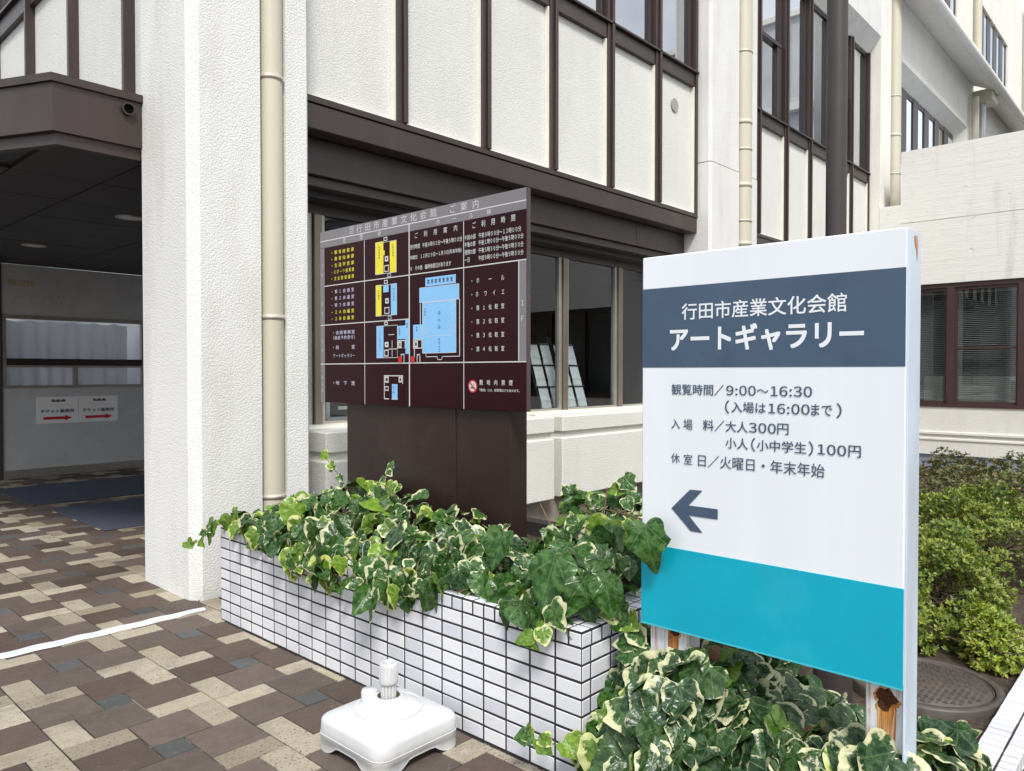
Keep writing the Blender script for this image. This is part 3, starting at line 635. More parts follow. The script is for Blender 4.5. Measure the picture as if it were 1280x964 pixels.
# canopy: front face along x, then turned back by about 25 degrees
def strip(outer, z0, z1, t):
    """fascia following a polyline, thickness t to the inside"""
    mb = MB(); n = len(outer); ins_ = []
    for i, p in enumerate(outer):
        ins_.append((p[0] + (t if i > 0 else 0) * (1 if i else 0), p[1] + t))
    pts = outer + ins_[::-1]; mb.prism(pts, 'z', z0, z1); return mb
d = Vector((-.19, .40)).normalized(); c0 = (1.632, 5.585); c1 = (c0[0] + d.x * 6.6, c0[1] + d.y * 6.6)
P(strip([(2.198, 5.585), c0, c1], 3.085, 3.40, .06), 'canopy_fascia', 'brown')
P(strip([(2.198, 5.565), (c0[0] - .012, 5.565), (c1[0] - .02, c1[1])], 3.403, 3.455, .12), 'canopy_capping', 'brown')
P(strip([(2.198, 5.615), (c0[0] + .03, 5.615), (c1[0] + .03, c1[1])], 3.005, 3.084, .05), 'canopy_lip', 'brown')
P(MB().prism([(2.198, 5.66), (c0[0] + .06, 5.66), (c1[0] + .06, c1[1]), (2.9, c1[1])], 'z', 3.32, 3.38), 'canopy_roof', 'brown_dark')
h = MB(); cx_, cz_ = 2.10, 3.335
h.prism([(cx_ + .034 * math.cos(t), cz_ + .034 * math.sin(t)) for t in np.linspace(0, 2 * math.pi, 20, endpoint=False)], 'y', 5.572, 5.584); P(h, 'drain_hole_dark_disc', 'hole_dark')  # solid disc on the fascia; the dark inside the hole is its black colour
rg = MB()
for k in range(20):
    t0, t1 = 2 * math.pi * k / 20, 2 * math.pi * (k + 1) / 20
    rg.prism([(cx_ + q * math.cos(t), cz_ + q * math.sin(t)) for q, t in ((.034, t0), (.044, t0), (.044, t1), (.034, t1))], 'y', 5.555, 5.584)
P(rg, 'drain_rim', 'brown')
# porch ceiling panels
xs = [-.9, .4, 1.63, 2.25, 3.55, 4.85]; ys = [5.68, 6.55, 7.42, 8.30, 9.18, 10.06, 10.95, 11.75, 12.32]
for i in range(2, len(xs) - 1):
    for j in range(len(ys) - 1):
        P(MB().box(xs[i] + .006, xs[i + 1] - .006, ys[j] + .006, ys[j + 1] - .006, 3.008 + .001 * ((i + j) % 2), 3.03), 'ceiling_panel', 'soffit')
for j in range(1, len(ys) - 1):
    x0 = c0[0] + d.x * (ys[j] - c0[1]) / d.y + .1
    P(MB().box(min(x0, 1.6), 1.63 - .006, ys[j] + .006, ys[j + 1] - .006, 3.009, 3.03), 'ceiling_panel', 'soffit')
P(MB().prism([(1.70, 5.70), (4.9, 5.70), (4.9, 12.4), (-1.0, 12.4), (-1.0, 11.4)], 'z', 3.032, 3.05), 'ceiling_backing', 'wire')
for (x, y) in ((2.93, 7.75), (2.80, 10.30)):
    dl = P(MB().lathe((x, y, 3.0), [(.13, .007), (.13, -.004), (.115, -.006), (.11, .006)], 28), 'downlight', 'alu')
    MB().lathe((x, y, 3.0), [(.112, .004), (.06, -.004), (.0, -.006)], 28).build('lamp_lens', 'lampglass', dl)
# ticket wall
YT = 12.30
B('wall', 'ticketwall', 2.94, 4.98, YT, YT + .1, .12, 1.27); B('wall', 'ticketwall', 2.94, 4.98, YT, YT + .1, 2.30, 3.005)
B('skirting', 'alu', 2.94, 4.98, YT - .012, YT + .09, 0, .118)
B('wall', 'ticketwall', 4.86, 4.98, YT, YT + .1, 1.272, 2.298); B('wall', 'paper', 5.0, 5.1, 12.41, 13.99, 0, 3.0); B('wall', 'paper', 2.80, 2.9, 12.43, 13.99, 0, 3.0)  # the two unseen office side walls are white to bounce light onto the curtain
B('wall', 'room', 2.80, 2.937, YT - .02, YT + .12, 0, 3.005); B('wall', 'ticketwall', 5.0, 5.1, 7.21, 12.4, 0, 3.0); B('wall', 'paper', 2.9, 5.1, 14.0, 14.1, 0, 3.0)  # unseen white office back wall; no roof, so daylight backlights the curtain
B('wall', 'room', 1.45, 2.79, 13.6, 13.7, 0, 3.0)
fr = MB(); fr.box(2.945, 4.855, YT - .02, YT + .05, 2.245, 2.297).box(2.945, 4.855, YT - .025, YT + .06, 1.272, 1.31).box(2.945, 2.985, YT - .02, YT + .05, 1.31, 2.245).box(4.80, 4.855, YT - .02, YT + .05, 1.31, 2.245)
fr.box(2.985, 4.80, YT - .02, YT + .04, 1.565, 1.59).box(3.83, 3.89, YT - .02, YT + .04, 1.31, 1.565)
tw = P(fr, 'ticket_window', 'alu')
MB().box(2.986, 4.799, YT - .03, YT + .04, 1.592, 1.69).build('transom', 'brown_dark', tw)
MB().box(2.986, 4.799, YT + .02, YT + .026, 1.31, 2.244).build('pane', 'glass_clear', tw)
n = 160; vs = []
for k in range(n + 1):
    x = 3.0 + 1.62 * k / n
    for q in range(7):
        z = 1.31 + .93 * q / 6; w = 1 - q / 6
        vs.append((x, YT + .10 + .016 * math.sin(k * .34 + .6 * math.sin(q)) * (.5 + .5 * w) + .045 * noise.noise(Vector((x * 4.5, z * 4, 0))) + .02 * noise.noise(Vector((x * 11 + z * 6, z * 9, 2))), z - .03 * abs(math.sin(k * .11)) * (q == 6)))
me = bpy.data.meshes.new('curtain'); me.from_pydata(vs, [], [(k * 7 + q, (k + 1) * 7 + q, (k + 1) * 7 + q + 1, k * 7 + q + 1) for k in range(n) for q in range(6)]); me.polygons.foreach_set('use_smooth', [True] * (n * 6)); me.update()
link('curtain', me, tw, M['curtain'])
TF = ((0, YT, 0), (1, 0, 0), (0, 0, 1), (0, -1, 0))
for body, box, mt in (("管理棟", (3.01, 2.70, 3.35, 2.80), 'gold'), ("アートギャラリー", (3.00, 2.46, 3.90, 2.57), 'silver')):
    o = print_text(body, TF, box, mt, bld, bold=.01, off=.004); pl_(o)

# ------------------------------------------------------------------ office block beyond (far end of the facade)
far = thing('office_block', 'bright white office block with jutting ledge at the far end of the hall', 'building', (18, 5, 0))
Bf = lambda name, mat, *a, **k: pl_(bx(name, mat, far, *a, **k))
def Pf(mb, name, mat, **k): return pl_(mb.build(name, mat, far, **k))
x0, x1 = 17.303, 23.05
Pf(MB().box(x0, 46, YF, 5.6, 8.08, 10.38), 'wall', 'farwall')
Pf(MB().prism([(YF, 8.078), (5.6, 8.078), (5.6, 7.84), (5.1, 7.84)], 'x', x0, 23.36), 'window_hood', 'farwall')
Pf(MB().prism([(23.36, YF), (46, YF), (46, 5.6), (23.05, 5.6), (23.05, 5.1)], 'z', -.5, 8.078), 'wall', 'farwall')
Bf('wall', 'farwall', x0, 23.048, YF, 5.6, -.5, 5.9)
xx = np.linspace(17.4, 23.0, 7)
for i in range(6):
    a, b = xx[i], xx[i + 1]; m_ = MB().box(a, a + .40, 5.08, 5.25, 5.9, 7.84).box(a + .40, b, 5.09, 5.25, 7.72, 7.84).box(a + .40, b, 5.09, 5.25, 5.9, 6.0)
    f = Pf(m_, 'window_frame', 'brown_dark'); MB().box(a + .40, b, 5.105, 5.111, 5.95, 7.80).build('pane', 'glass_up', f)
Bf('wall', 'room', x0, 46, 5.9, 6.0, 5.5, 13)
# ledge with rounded gutter edge
Pf(MB().prism([(4.25, 9.08), (4.25, 9.30), (4.829, 9.50), (4.829, 9.36)], 'x', 16.8, 24.0), 'ledge', 'farwall')
Pf(MB().prism([(4.25, 9.08), (4.25, 9.30), (4.829, 9.50), (4.829, 9.36)], 'x', 24.6, 46), 'ledge', 'farwall')
Pf(MB().tube([(16.8, 4.235, 9.2), (46, 4.235, 9.2)], .11, 12), 'gutter', 'farwall')
Pf(MB().box(23.95, 24.6, 4.35, 4.828, 8.85, 9.2, .03), 'rain_hopper', 'pipe')
def fp(x, y, r, z0, z1, mat): Pf(MB().tube([(x, y, z0), (x, y, z1)], r, 12), 'downpipe', mat)
fp(23.55, 4.68, .09, 5.0, 8.9, 'pipe'); fp(24.1, 4.62, .075, 5.0, 8.95, 'pipe_grey'); fp(23.9, 4.70, .09, 9.5, 14, 'pipe'); fp(31.3, 4.70, .09, 9.5, 14, 'pipe')
# top storey
Pf(MB().box(17.3, 20.4, YF, 5.6, 10.383, 14).box(22.2, 24.25, YF, 5.6, 10.383, 14).box(28.75, 46, YF, 5.6, 10.383, 14).box(20.4, 22.2, YF, 5.6, 12.0, 14).box(24.25, 28.75, YF, 5.6, 11.95, 14), 'wall', 'farwall')
for (xa, xb, nn, zt) in ((20.4, 22.2, 2, 12.0), (24.25, 28.75, 5, 11.95)):
    q = np.linspace(xa, xb, nn + 1)
    for i in range(nn):
        a, b = q[i], q[i + 1]; f = Pf(MB().box(a, a + .36, YF + .05, YF + .2, 10.383, zt).box(b - .12, b, YF + .05, YF + .2, 10.383, zt).box(a + .36, b - .12, YF + .08, YF + .2, 10.383, 10.46).box(a + .36, b - .12, YF + .08, YF + .2, zt - .07, zt), 'window_frame', 'brown_dark')
        MB().box(a + .36, b - .12, YF + .062, YF + .068, 10.40, zt - .03).build('pane', 'glass_up', f)

# ------------------------------------------------------------------ concrete wing on the right
wing = thing('concrete_wing', 'low wing of board-marked cream concrete with brown window, behind the shrubs', 'building', (16.05, 3, 0))
Bw = lambda name, mat, *a, **k: pl_(bx(name, mat, wing, *a, **k))
XW = 16.05; YL = -16
Bw('wall', 'boardform', XW, XW + .4, YL, 4.44, 4.392, 5.78); Bw('wall', 'boardform', XW, XW + .4, YL, YF - .002, 3.175, 4.378); Bw('wall', 'boardform', XW + .02, XW + .4, YL, 4.43, 4.377, 4.393)
Bw('wall', 'boardform', XW, XW + .4, 4.441, YF - .002, 4.379, 4.76)
Bw('wall', 'cream', XW, XW + .4, YL, YF - .002, -.07, .835); Bw('wall', 'boardform', XW, XW + .4, 4.22, YF - .002, .836, 3.174)
Bw('trim', 'cream', XW - .03, XW + .02, YL, YF, .31, .37, .01); Bw('trim', 'cream', XW - .02, XW + .02, YL, YF, .20, .25, .01)
Bw('base', 'bluegrey', XW + .04, XW + .4, YL, YF, -.5, -.072)
Bw('roof', 'bluegrey', XW + .4, 24, YL, 4.4, 5.2, 5.4); Bw('wall', 'room', 20, 20.1, YL, 4.8, -.4, 5.2); Bw('floor', 'room_floor', XW + .4, 20, YL, 4.8, -.4, .3)
ym = [4.20, 3.565, 2.43, 1.30, .17, -.96, -2.09, -3.22, -4.35, -5.5]
pl_(MB().box(XW + .03, XW + .16, -5.5, 4.22, 3.09, 3.174).box(XW - .02, XW + .16, -5.5, 4.22, .836, .90).build('window_frame', 'wing_frame', wing))
Bw('wall', 'boardform', XW, XW + .4, YL, -5.5, .836, 3.174)
for y in ym[1:]: pl_(MB().box(XW + .01, XW + .15, y - .065, y + .065, .90, 3.09, .004).build('mullion', 'wing_frame', wing))
for i in range(len(ym) - 1):
    b, a = ym[i] - .066, ym[i + 1] + .066
    m_ = MB().box(XW + .06, XW + .12, a, b, .90, .95).box(XW + .06, XW + .12, a, b, 3.03, 3.09)
    m_.box(XW + .06, XW + .12, a, a + .03, .951, 3.029).box(XW + .06, XW + .12, b - .03, b, .951, 3.029)
    if i % 2: m_.box(XW + .05, XW + .12, a, b, 1.92, 1.965)
    f = pl_(m_.build('sash', 'wing_frame', wing)); MB().box(XW + .085, XW + .091, a, b, .95, 3.03).build('pane', 'glass', f)
    bl = MB()
    for z in np.arange(1.02, 3.0, .035): bl.add([(XW + .25, a, z), (XW + .275, a, z + .012), (XW + .275, b, z + .012), (XW + .25, b, z)], [(0, 1, 2, 3)])
    bl.box(XW + .24, XW + .285, a, b, 2.98, 3.03).box(XW + .25, XW + .275, a, b, .985, 1.0)
    o = link('blind', bl.mesh('blind'), f, M['blind']); o['kind'] = 'stuff'
for (y, w, z) in ((2.93, .72, 1.42), (3.95, .30, 1.42), (3.40, .2, 1.42)): Bw('cabinet_back', 'box_white', XW + .42, XW + .9, y - w / 2, y + w / 2, .31, z)
# set-back upper storey of the wing (seen mirrored in the upper windows)
Bw('upper_storey', 'bluegrey_light', 21.0, 23.5, -22, 2.2, 5.4, 11.4); Bw('upper_ledge', 'cream', 20.75, 20.998, -22, 2.2, 8.75, 8.95); pl_(MB().tube([(20.93, 1.35, 5.4), (20.93, 1.35, 11.3)], .06, 8).build('upper_pipe', 'pipe', wing)); Bw('upper_coping', 'farwall', 20.9, 23.6, -22.1, 2.3, 11.402, 11.55)

# ------------------------------------------------------------------ brown guide board
XB, BY0, BZ0, BW, BH = 2.927, 4.466, 1.293, 1.878, 1.157
gb = thing('guide_board', 'large maroon guide board with floor maps on a brown box stand', 'sign board', (3.0, 3.5, .47))
def Pg(mb, name, mat, **k): return pl_(mb.build(name, mat, gb, **k))
panel = Pg(MB().box(XB, XB + .028, BY0 - BW, BY0, BZ0, BZ0 + BH, .0015), 'panel', 'maroon')
Pg(MB().box(XB + .001, XB + .0275, BY0 - BW - .004, BY0 - BW - .0002, BZ0, BZ0 + BH), 'edge_trim', 'boardedge')
Pg(MB().box(XB + .0295, XB + .165, 2.728, 4.207, .44, BZ0 + .6, .004), 'stand', 'boxbrown')
Pg(MB().box(XB + .024, XB + .029, 3.15, 3.156, .44, BZ0 - .002), 'stand_seam', 'brown_dark')
GF = ((XB, BY0, BZ0), (0, -1, 0), (0, 0, 1), (-1, 0, 0))
def gpoly(polys, mat, name, off): return pl_(print_poly(polys, GF, mat, gb, name, off))
gpoly([rect(0, 1.047, BW, BH)], 'boardgrey', 'header_band', .0006)
gpoly([rect(0, 0, .050, 1.045)], 'boardgrey', 'floor_strip', .0006); gpoly([rect(1.829, .262, BW, .784)], 'boardgrey', 'floor_strip', .0006)
lw = .003
lines = [rect(0, 1.089, BW, 1.095), rect(.05, .784, BW, .784 + 2 * lw), rect(.0, .521, .938, .521 + 2 * lw), rect(0, .257, BW, .257 + 2 * lw)]
gpoly(lines, 'prwhite', 'rule', .0010)
gpoly([rect(.4955, 0, .501, 1.044), rect(.937, 0, .9465, 1.092), rect(1.4095, 0, 1.415, 1.044), rect(1.822, .262, 1.829, .784)], 'prwhite', 'rule', .0013)
def gt(body, s0, z0, s1, z1, mat='prwhite', bold=.012, spacing=1, rot=0, mode='fit'):
    o = print_text(body, GF, (s0, z0, s1, z1), mat, gb, bold=bold, off=.0018, spacing=spacing, rot=rot, mode=mode)
    if o: pl_(o)
gt("行田市産業文化会館", .415, 1.102, 1.188, 1.151, spacing=1.3); gt("ご案内", 1.302, 1.102, 1.53, 1.150, spacing=1.5)
# emblem: four leaf-like loops in a ring
em = []; ec = (.362, 1.128)
for k in range(4):
    a = math.pi / 4 + k * math.pi / 2
    for s in (0, 1):
        ring = []
        for q in range(9):
            t = math.pi * q / 8; rr = .010 + .018 * math.sin(t / 2); ring.append((ec[0] + rr * math.cos(a + (t - math.pi / 2) * .42) * .9, ec[1] + rr * 1.15 * math.sin(a + (t - math.pi / 2) * .42)))
    for q in range(8):
        t0, t1 = q / 8 * 2 * math.pi, (q + 1) / 8 * 2 * math.pi; cxk, cyk = ec[0] + .0165 * math.cos(a), ec[1] + .019 * math.sin(a)
        em.append([(cxk + .011 * math.cos(t0), cyk + .011 * math.sin(t0)), (cxk + .011 * math.cos(t1), cyk + .011 * math.sin(t1)), (cxk + .0075 * math.cos(t1), cyk + .0075 * math.sin(t1)), (cxk + .0075 * math.cos(t0), cyk + .0075 * math.sin(t0))])
gpoly(em, 'prwhite', 'emblem', .0014)
for i, ch in enumerate("管理棟"): gt(ch, .265 + i * .186, 1.054, .297 + i * .186, 1.086)
for i, ch in enumerate("ホール棟"): gt(ch, 1.185 + i * .136, 1.054 if ch != 'ー' else 1.064, 1.217 + i * .136, 1.083 if ch != 'ー' else 1.074)
gt("ご利用案内", .995, .998, 1.36, 1.032, spacing=2.1); gt("ご利用時間", 1.483, .994, 1.80, 1.030, spacing=1.9)
for body, s0, s1, z in (("受付時間　午前９時００分～午後５時００分", .952, 1.40, .950), ("休館日　１２月２９日～１月３日(年末年始)", .952, 1.395, .886), ("※　その他　臨時休館日があります", .952, 1.31, .822)): gt(body, s0, z - .014, s1, z + .014, bold=.02)
for body, s0, s1, z in (("午前の部　午前９時００分～１２時００分", 1.42, 1.842, .950), ("午後の部　午後１時００分～午後５時００分", 1.42, 1.858, .911), ("夜間の部　午後５時３０分～午後９時３０分", 1.42, 1.858, .869), ("一日　　　午前９時００分～午後９時３０分", 1.42, 1.858, .827)): gt(body, s0, z - .014, s1, z + .014, bold=.02)
for body, z in (("・教育総務課", 1.003), ("・教育指導課", .960), ("・生涯学習課", .917), ("・スポーツ振興課", .873), ("・文化財保護課", .829)): gt(body, .135, z - .013, .386, z + .013, 'pryellow', .02, 1.3)
for body, z, mt in (("・第１会議室", .742, 'prlight'), ("・第２会議室", .697, 'prlight'), ("・第３会議室", .652, 'prlight'), ("・２Ａ会議室", .606, 'pryellow'), ("・２Ｂ会議室", .562, 'pryellow')): gt(body, .135, z - .013, .386, z + .013, mt, .02, 1.3)
for body, z in (("・会館事務室", .468), ("（施設予約受付）", .434), ("・和　　　室", .370), ("アートギャラリー", .314)): gt(body, .15, z - .013, .392, z + .013, 'prlight', .02, 1.1)
gt("・地　下　室", .15, .120, .392, .147, 'prlight', .02)
for body, z in (("・ホ　ー　ル", .707), ("・ホ ワ イ エ", .632), ("・第１化粧室", .557), ("・第２化粧室", .482), ("・第３化粧室", .407), ("・第４化粧室", .332)): gt(body, 1.475, z - .014, 1.722, z + .014, 'prwhite', .018, 1.6)
for ch, z in (("１", .565), ("Ｆ", .483)): gt(ch, 1.843, z - .014, 1.861, z + .014)
for ch, z in (("３", .93), ("Ｆ", .86), ("２", .67), ("Ｆ", .60), ("１", .42), ("Ｆ", .35), ("Ｂ", .17), ("１", .125), ("Ｆ", .08)): gt(ch, .018, z - .012, .032, z + .012)
# maps
def bmap(polys, mat, off=.0012):
    for p in (polys if len(polys) < 12 else [polys]): gpoly([p] if len(polys) < 12 else p, mat, 'floor_map' if len(polys) < 12 else 'floor_map_lines', off)
def outline(a, b, c, d, t=.004): return [rect(a, b, c, b + t), rect(a, d - t, c, d), rect(a, b + t, a + t, d - t), rect(c - t, b + t, c, d - t)]
bmap([rect(.613, .815, .694, 1.018), rect(.694, .93, .706, .96), rect(.757, .818, .820, 1.011), rect(.616, .554, .672, .750)], 'pryellow')
bmap([rect(.766, .556, .824, .748), rect(.691, .700, .744, .745), rect(.622, .295, .692, .491), rect(.827, .406, .905, .487), rect(.905, .315, .938, .520), rect(1.088, .707, 1.348, .757), rect(1.035, .614, 1.376, .703), rect(1.060, .315, 1.351, .614), rect(.977, .401, 1.060, .487), rect(.774, .04, .828, .132)], 'prblue')
wl = []
for (dx, z0, z1) in ((0, .815, 1.015), (0.003, .555, .75)):
    wl += outline(.612 + dx, z0, .822 + dx, z1 - .004, .003) + outline(.697 + dx, z1 + .002, .733 + dx, z1 + .026, .006) + outline(.700 + dx, z0 + .01, .748 + dx, z0 + .052, .006) + outline(.708 + dx, z0 + .075, .742 + dx, z0 + .107, .010) + outline(.735 + dx, z0 - .024, .768 + dx, z0 - .002, .004)
wl += outline(.622, .293, .830, .494, .003) + outline(.70, .497, .735, .518, .006) + outline(.70, .302, .742, .345, .007) + outline(.705, .36, .742, .392, .012) + [rect(.742, .345, .905, .350), rect(.775, .30, .780, .40), rect(.742, .434, .80, .438)] + outline(.830, .345, .905, .400, .006) + outline(.838, .352, .868, .392, .010)
wl += outline(.977, .345, 1.058, .400, .006) + outline(.985, .352, 1.020, .392, .010) + [rect(.985, .29, .992, .345), rect(1.035, .262, 1.042, .315), rect(1.01, .262, 1.016, .305), rect(1.01, .305, 1.042, .312), rect(.862, .262, .868, .31), rect(.888, .262, .894, .31), rect(.862, .31, .894, .316)]
wl += [rect(1.04, .487, 1.046, .61), rect(1.376, .295, 1.382, .614), rect(1.09, .293, 1.19, .297), rect(1.19, .276, 1.194, .297), rect(1.23, .276, 1.234, .297), rect(1.19, .276, 1.234, .280), rect(1.23, .293, 1.382, .297), rect(1.09, .293, 1.094, .313)]
wl += outline(1.035, .614, 1.376, .703, .003) + outline(1.060, .315, 1.351, .614, .003) + [rect(1.10, .413, 1.31, .416), rect(1.085, .42, 1.087, .60), rect(1.32, .42, 1.322, .60)] + outline(1.068, .43, 1.10, .47, .003) + outline(1.305, .43, 1.345, .47, .003)
wl += outline(.696, .037, .881, .186, .006) + outline(.704, .14, .742, .178, .009) + outline(.84, .143, .872, .178, .009) + outline(.704, .09, .742, .118, .006)
bmap(wl, 'prwhite', .0016)
bmap([rect(.83, .02, .884, .134), rect(.745, .03, .770, .085)], 'maroon', .0020)
bmap([rect(.835, .262, .872, .30), rect(.955, .262, .99, .30)], 'prred', .0020)
gt("ホール", 1.195, .45, 1.222, .56, 'prdark', .02, 1.4, 0) if False else None
for i, ch in enumerate("ホール"): gt(ch, 1.197, .535 - i * .04, 1.220, .557 - i * .04, 'prdark', .02)
for i, ch in enumerate("ホワイエ"): gt(ch, 1.200, .385 - i * .021, 1.216, .401 - i * .021, 'prdark', .02)
for s0, z0, t in ((.645, .99, "教育総務課"), (.783, .99, "生涯学習課"), (.64, .72, "大会議室"), (.79, .72, "第１会議室"), (.652, .46, "アートギャラリー"), (.785, .12, "地下室"), (.845, .475, "事務室"), (.915, .5, "通路"), (1.005, .475, "楽屋"), (1.08, .58, "化粧室")):
    for i, ch in enumerate(t): gt(ch, s0, z0 - i * .016 - .011, s0 + .011, z0 - i * .016, 'prdark', .02)
for i in range(7): gt("室", 1.105 + i * .033, .722, 1.125 + i * .033, .745, 'prdark', .03)
circ = lambda c_, r_, n_=24: [(c_[0] + r_ * math.cos(2 * math.pi * k / n_), c_[1] + r_ * math.sin(2 * math.pi * k / n_)) for k in range(n_)]
cc = (1.4825, .1275)
gpoly([circ(cc, .036)], 'prred', 'no_smoking_mark', .0010); gpoly([circ(cc, .028)], 'prwhite', 'no_smoking_mark', .0014)
gpoly([rect(cc[0] - .018, cc[1] - .012, cc[0] + .018, cc[1] - .005), rect(cc[0] + .008, cc[1] + .0, cc[0] + .011, cc[1] + .014)], 'prdark', 'no_smoking_mark', .0017)
gpoly([[(cc[0] - .022, cc[1] + .016), (cc[0] - .016, cc[1] + .022), (cc[0] + .022, cc[1] - .016), (cc[0] + .016, cc[1] - .022)]], 'prred', 'no_smoking_mark', .0020)
gt("敷地内禁煙", 1.537, .135, 1.782, .164, 'prwhite', .02, 1.7); gt("「敷地」とは、駐車場なども含みます。", 1.537, .100, 1.832, .116, 'prwhite', .02)

# ------------------------------------------------------------------ white gallery sign
XS, SY0, SZ0, SW, SH = 2.281, 1.471, .62, .858, 1.281
ws = thing('gallery_sign', 'tall white gallery sign with navy title band, teal foot and rusting posts', 'sign', (2.33, 1.04, -.18))
def Ps(mb, name, mat, **k): return pl_(mb.build(name, mat, ws, **k))
Ps(MB().box(XS, XS + .120, SY0 - SW, SY0, SZ0, SZ0 + SH, .004), 'panel', 'signwhite')
SF = ((XS, SY0, SZ0), (0, -1, 0), (0, 0, 1), (-1, 0, 0))
Ps(MB().box(XS + .003, XS + .1205, SY0 - SW - .004, SY0 - SW + .002, -.2, SZ0 + SH - .004, .001), 'side_plate', 'signside')
def sp_(polys, mat, name, off): return pl_(print_poly(polys, SF, mat, ws, name, off))
sp_([rect(0.002, .895, SW - .002, 1.170)], 'navy', 'title_band', .0010)
Ps(MB().box(XS - .0022, XS, SY0 - SW + .0005, SY0 - .0005, SZ0 - .004, SZ0 + .2755, .0008), 'teal_foot', 'teal')
Ps(MB().box(XS - .004, XS + .004, SY0 - SW, SY0, SZ0 - .010, SZ0 - .0045), 'foot_edge', 'tealedge')
def st(body, box, mat, bold=.0, spacing=1.0): pl_(print_text(body, SF, box, mat, ws, bold=bold, off=.0022, spacing=spacing))
st("行田市産業文化会館", (.158, 1.055, .697, 1.110), 'signwhite', .022)
st("アートギャラリー", (.113, .948, .742, 1.030), 'signwhite', .055)
for t, a, b, z, h in (("観覧時間", .120, .275, .820, .036), ("／", .280, .312, .820, .036), ("9:00", .322, .422, .820, .031), ("～", .426, .464, .820, .010), ("16:30", .471, .599, .820, .031),
                      ("（", .318, .332, .766, .043), ("入場は", .340, .455, .766, .034), ("16:00", .464, .592, .766, .031), ("まで", .597, .658, .766, .034), ("）", .671, .685, .766, .043),
                      ("料", .239, .278, .703, .036), ("／", .281, .315, .703, .036), ("大人", .320, .396, .703, .035), ("300", .400, .488, .703, .031), ("円", .493, .528, .703, .034),
                      ("小人", .320, .397, .649, .035), ("（", .408, .421, .649, .043), ("小中学生", .427, .583, .649, .035), ("）", .590, .603, .649, .043), ("100", .617, .699, .649, .031), ("円", .706, .740, .649, .034)):
    st(t, (a, z - h / 2, b, z + h / 2), 'navy', .02)
st("入", (.119, .686, .153, .719), 'navy', .010); st("場", (.166, .684, .2, .720), 'navy', .010)
st("休", (.119, .568, .153, .602), 'navy', .010); st("室", (.168, .567, .200, .602), 'navy', .010); st("日／火曜日・年末年始", (.222, .564, .638, .605), 'navy', .010)
sp_([[(.121, .412), (.187, .429), (.238, .484), (.192, .483)], [(.121, .412), (.195, .343), (.239, .343), (.188, .395)], [(.121, .412), (.188, .395), (.294, .395), (.294, .429), (.187, .429)]], 'navy', 'arrow', .0020)
for (ya, yb) in ((1.300, 1.452), (.620, .722)):
    p = Ps(MB().box(XS + .028, XS + .112, ya, yb, -.2, SZ0 - .011, .004), 'post', 'post')
    pf = ((XS + .028, yb, 0), (0, -1, 0), (0, 0, 1), (-1, 0, 0)); w = yb - ya
    blob = []; cx_, cz_ = (.058, .563) if w < .12 else (.10, .60)
    rr = .030 if w < .12 else .016
    for k in range(40):
        t = 2 * math.pi * k / 40; r_ = rr * (1 + .55 * noise.noise(Vector((1.6 * math.cos(t), 1.6 * math.sin(t), ya * 9))) + .28 * noise.noise(Vector((4.5 * math.cos(t), 4.5 * math.sin(t), 4)))); blob.append((min(max(cx_ + 1.05 * r_ * math.cos(t), .003), w - .003), min(cz_ + .95 * r_ * math.sin(t), .605)))
    stain = [(cx_ + (q[0] - cx_) * 1.25, cz_ - .006 + (q[1] - cz_) * 1.22) for q in blob]
    fan = lambda poly, c_: [[c_, poly[k], poly[(k + 1) % len(poly)]] for k in range(len(poly))]
    print_poly(fan(stain, (cx_, cz_)), pf, 'ruststain', p, 'rust_stain', .0006)
    print_poly(fan(blob, (cx_, cz_)), pf, 'rust', p, 'rust_patch', .0012)
    sr = []
    for k in range(5 if w < .12 else 4):
        xk = cx_ - .021 + k * .0105; sr.append([(xk - .006, cz_), (xk + .006, cz_), (xk + .0035, cz_ - random.uniform(.10, .17)), (xk - .0035, cz_ - random.uniform(.10, .17))])
    print_poly(sr, pf, 'ruststain', p, 'rust_stain', .0009)
sp2 = ((XS + .003, SY0 - SW - .004, SZ0), (1, 0, 0), (0, 0, 1), (0, -1, 0))
pl_(print_poly([[(.045, 1.262), (.075, 1.266), (.082, 1.235), (.074, 1.19), (.066, 1.225), (.054, 1.235)]], sp2, 'ruststain', ws, 'rust_stain', .0012))

# ------------------------------------------------------------------ lamp post, manhole, parasol base, tape, mats, posters
lp = thing('lamp_post', 'round dark brown post rising behind the white sign, thicker at its foot', 'post', (3.84, 1.357, GZ))
pl_(MB().lathe((3.84, 1.357, GZ - .1), [(.092, 0), (.092, 1.0), (.085, 1.04), (.052, 1.06)], 28).build('foot', 'pole', lp))
pl_(MB().tube([(3.84, 1.357, GZ + .9), (3.84, 1.357, 7.5)], .0485, 28).build('shaft', 'pole', lp))
mc = (4.41, 1.085, GZ + .035); mh = thing('manhole_cover', 'round cast iron manhole cover with raised studs, in the soil by the kerb', 'manhole cover', mc)
lid = MB().lathe(mc, [(0, .004), (.30, .004), (.302, -.004), (.312, -.004), (.314, .004), (.318, .004)], 48).build('lid', 'iron', mh); pl_(lid)
pl_(MB().lathe(mc, [(.323, .002), (.325, .010), (.362, .010), (.368, .0), (.372, -.12)], 48).build('rim', 'iron', mh))
sb_ = MB()
